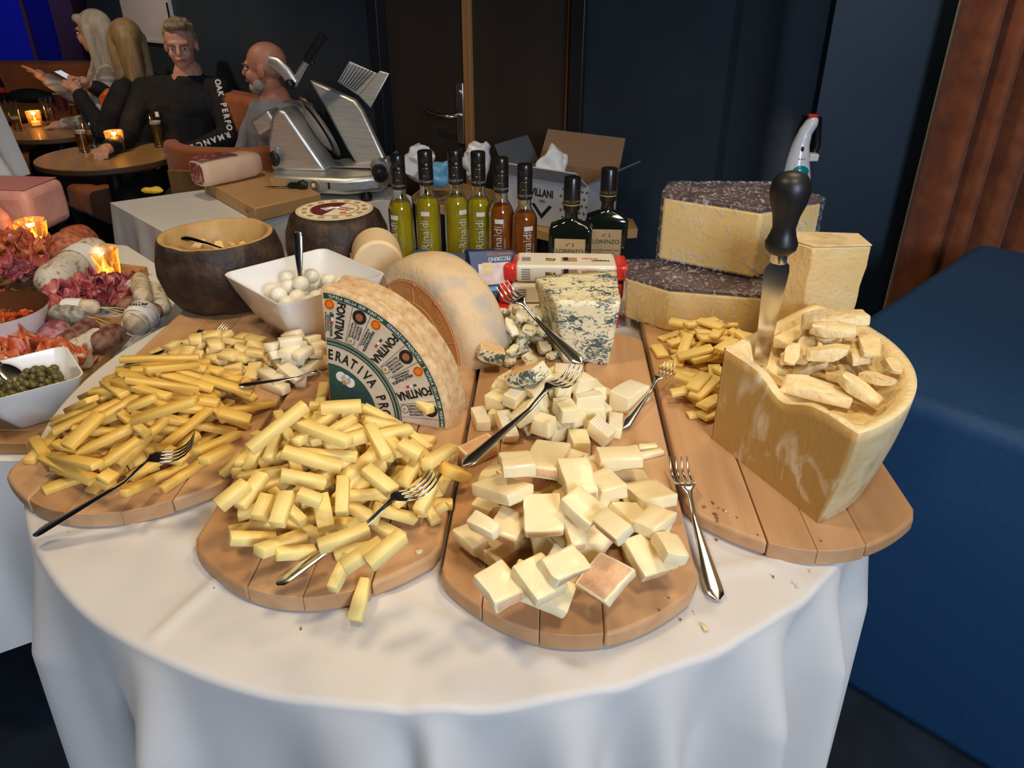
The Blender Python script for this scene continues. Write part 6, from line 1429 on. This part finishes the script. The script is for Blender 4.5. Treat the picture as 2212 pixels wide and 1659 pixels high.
# ruffled slices
m_sl1 = mat('raw ham slice', (.44, .09, .09), .4, color2=(.72, .42, .38), scale=30, detail=3, contrast=(.55, .68), stretch=(1, .35, 1), coat=.2); m_sl2 = mat('red spicy slice', (.46, .05, .02), .4, color2=(.62, .20, .08), scale=60, coat=.2); m_sl3 = mat('dark ham slice', (.22, .02, .025), .4, color2=(.42, .14, .13), scale=40, contrast=(.5, .7), coat=.2)
def slice_mesh(seed, m, a=.05, b=.028):
    rg = random.Random(seed); p1, p2, p3 = rg.uniform(0, 6), rg.uniform(0, 6), rg.uniform(5, 9)
    def f(u, v):
        x, y = (u-.5)*2, (v-.5)*2; e = 1-.15*(x*x+y*y); return (x*a*e, y*b*e+.006*math.sin(x*5+p1), .012*math.sin(x*p3*.8+p1)+.008*math.sin(y*4+p2+x*2)+.006*math.sin(x*11+p2))
    me = MB().grid(f, 14, 8).mesh('ham_slice', m, 80); return me
def slices(label, group, cpx, rx, ry, n, m, seed, peak=.045, zb=None, tilt=.5):
    rg = random.Random(seed); ms = [slice_mesh(seed*10+i, m) for i in range(6)]
    for i in range(n):
        r, a = math.sqrt(rg.random()), rg.uniform(0, 6.28); h = peak*(1-r*r)*rg.uniform(.4, 1)
        q = P(cpx[0], cpx[1], zb or MZB); o = bpy.data.objects.new('ham_slice', rg.choice(ms)); col.objects.link(o)
        o.location = (q.x+rx*r*math.cos(a), q.y+ry*r*math.sin(a), (zb or MZB)+.020+h); o.rotation_euler = (rg.uniform(-tilt, tilt), rg.uniform(-tilt, tilt), rg.uniform(0, 6.28)); md = o.modifiers.new('s', 'SOLIDIFY'); md.thickness = .0012
        tag(o, label, 'meat', group)
slices('ruffled pink raw ham slice in the heap below the white salami', 'raw ham slices', (35, 645), .20, .15, 46, m_sl1, 41, .085)
slices('red spicy salami slice heaped beside the first candle', 'red spicy slices at the back', (35, 575), .16, .09, 26, m_sl2, 42, .07)
slices('dark red ham slice on the plate behind the small sausages', 'dark ham slices by the second candle', (235, 640), .075, .05, 16, m_sl3, 43, .03)
slices('orange red salami slice in front of the pepper bowl', 'orange red slices at the front', (75, 800), .10, .07, 26, m_sl2, 44, .04)
slices('pale red ham slice under the pepper bowl rim', 'pale red slices beside the bowl', (20, 720), .10, .07, 10, m_sl1, 45, .03)
# candles among the meats
q = P(82, 540, MB1); candle('amber glass candle between mortadella and red salami', q.x, q.y, MB1, 1.1, True, .35)
q = P(232, 612, MZ); candle('amber glass candle between the long salami and the small sausages', q.x, q.y, MZ, 1.2, True, .35)
# pepper bowl
m_dbrown = mat('brown glazed inside', (.10, .035, .015), .15, coat=.5); m_pep = mat('red pepper pieces', (.50, .03, .01), .25, coat=.4, color2=(.62, .14, .03), scale=40)
q = P(15, 770, MB2); t = thing('pepper_bowl', 'bowl of chopped red peppers at the left edge of the meat table', 'bowl', (q.x-.01, q.y+.03, MB2)); MB().lathe([(0, 0), (.05, 0), (.085, .055), (.105, .105)], 40, cap=False).lathe([(.105, .105), (.101, .105), (.081, .056), (0, .012)], 40, 1, cap=False).build('bowl_body', [m_porc, m_dbrown], t, smooth=60)
rg = random.Random(9); pb = Vector((q.x-.01, q.y+.03, MB2)); pm = [shard_mesh('pepper_piece', .11, .065, .04, m_pep, 900+i, .004) for i in range(4)]
for i in range(44):
    r, a = .078*math.sqrt(rg.random()), rg.uniform(0, 6.28); o = bpy.data.objects.new('pepper_piece', pm[i % 4]); col.objects.link(o); o.scale = (.25, .25, .25); o.location = pb+Vector((r*math.cos(a), r*math.sin(a), .062+.018*rg.random()*(1-r/.09)+.004)); o.rotation_euler = (rg.uniform(-.5, .5), rg.uniform(-.5, .5), rg.uniform(0, 6)); tag(o, 'chopped red pepper piece in the bowl at the left edge', 'pepper', 'chopped peppers in the bowl')
# caper bowl with spoon
m_cap_ = mat('green capers', (.12, .11, .025), .35, color2=(.075, .055, .02), scale=20, coat=.2)
cbz = MZ+.026
q = P(95, 905, cbz); cy = R(20); cb_ = Vector((q.x-.020, q.y+.02, cbz)); t = thing('caper_bowl', 'white square bowl of capers at the edge of the cheese table', 'bowl', cb_, (0, 0, R(38)))
lv = [sq(.040, .0, .012), sq(.044, .002, .014), sq(.066, .04, .018), sq(.086, .088, .024), sq(.0865, .0905, .024), sq(.0835, .0905, .022), sq(.064, .042, .016), sq(.040, .010, .012)]
vs = [p for l_ in lv for p in l_]; k = len(lv[0]); fs = []
for j in range(len(lv)-1):
    for i in range(k): fs.append((j*k+i, j*k+(i+1) % k, (j+1)*k+(i+1) % k, (j+1)*k+i))
fs += [tuple(reversed(range(k))), tuple((len(lv)-1)*k+i for i in range(k))]
MB().add(vs, fs).build('bowl_body', m_porc, t, smooth=45)
rg = random.Random(31); cs = []; cme = MB().sphere((0, 0, 0), (.0088, .0082, .0075), 12).mesh('caper', m_cap_, 80)
for _ in range(3000):
    x, y = rg.uniform(-.053, .053), rg.uniform(-.053, .053); v = Vector((x, y, .052+.020*(1-(x*x+y*y)/.008)+rg.uniform(-.010, .006)))
    if all((v-c).length > .0128 for c in cs): cs.append(v)
    if len(cs) > 85: break
mw = TR(cb_, (0, 0, R(38)))
for v in cs:
    o = bpy.data.objects.new('caper', cme); col.objects.link(o); o.location = mw @ v; o.rotation_euler = (rg.uniform(0, 3), rg.uniform(0, 3), 0); tag(o, 'green caper in the white square bowl', 'caper', 'capers in the bowl')
spoon('steel spoon leaning in the caper bowl', cb_+Vector((-.16, .05, .19)), cb_+Vector((-.01, .0, .062)))
# tall white-clothed table corner at the far left
o = cloth_table('high_tablecloth', '', [(-2.9, 3.02), (-1.84, 2.90), (-1.88, 2.72), (-2.9, 2.5)], 1.12, .24, m_cloth2, 4., .05); tag(o, 'white cloth hanging from a high table at the far left edge', 'tablecloth')
plain_table('high_table', 'high table under the white cloth at the far left edge', [(-2.88, 3.00), (-1.86, 2.88), (-1.90, 2.74), (-2.88, 2.53)], 1.114, MATS['table wood'])
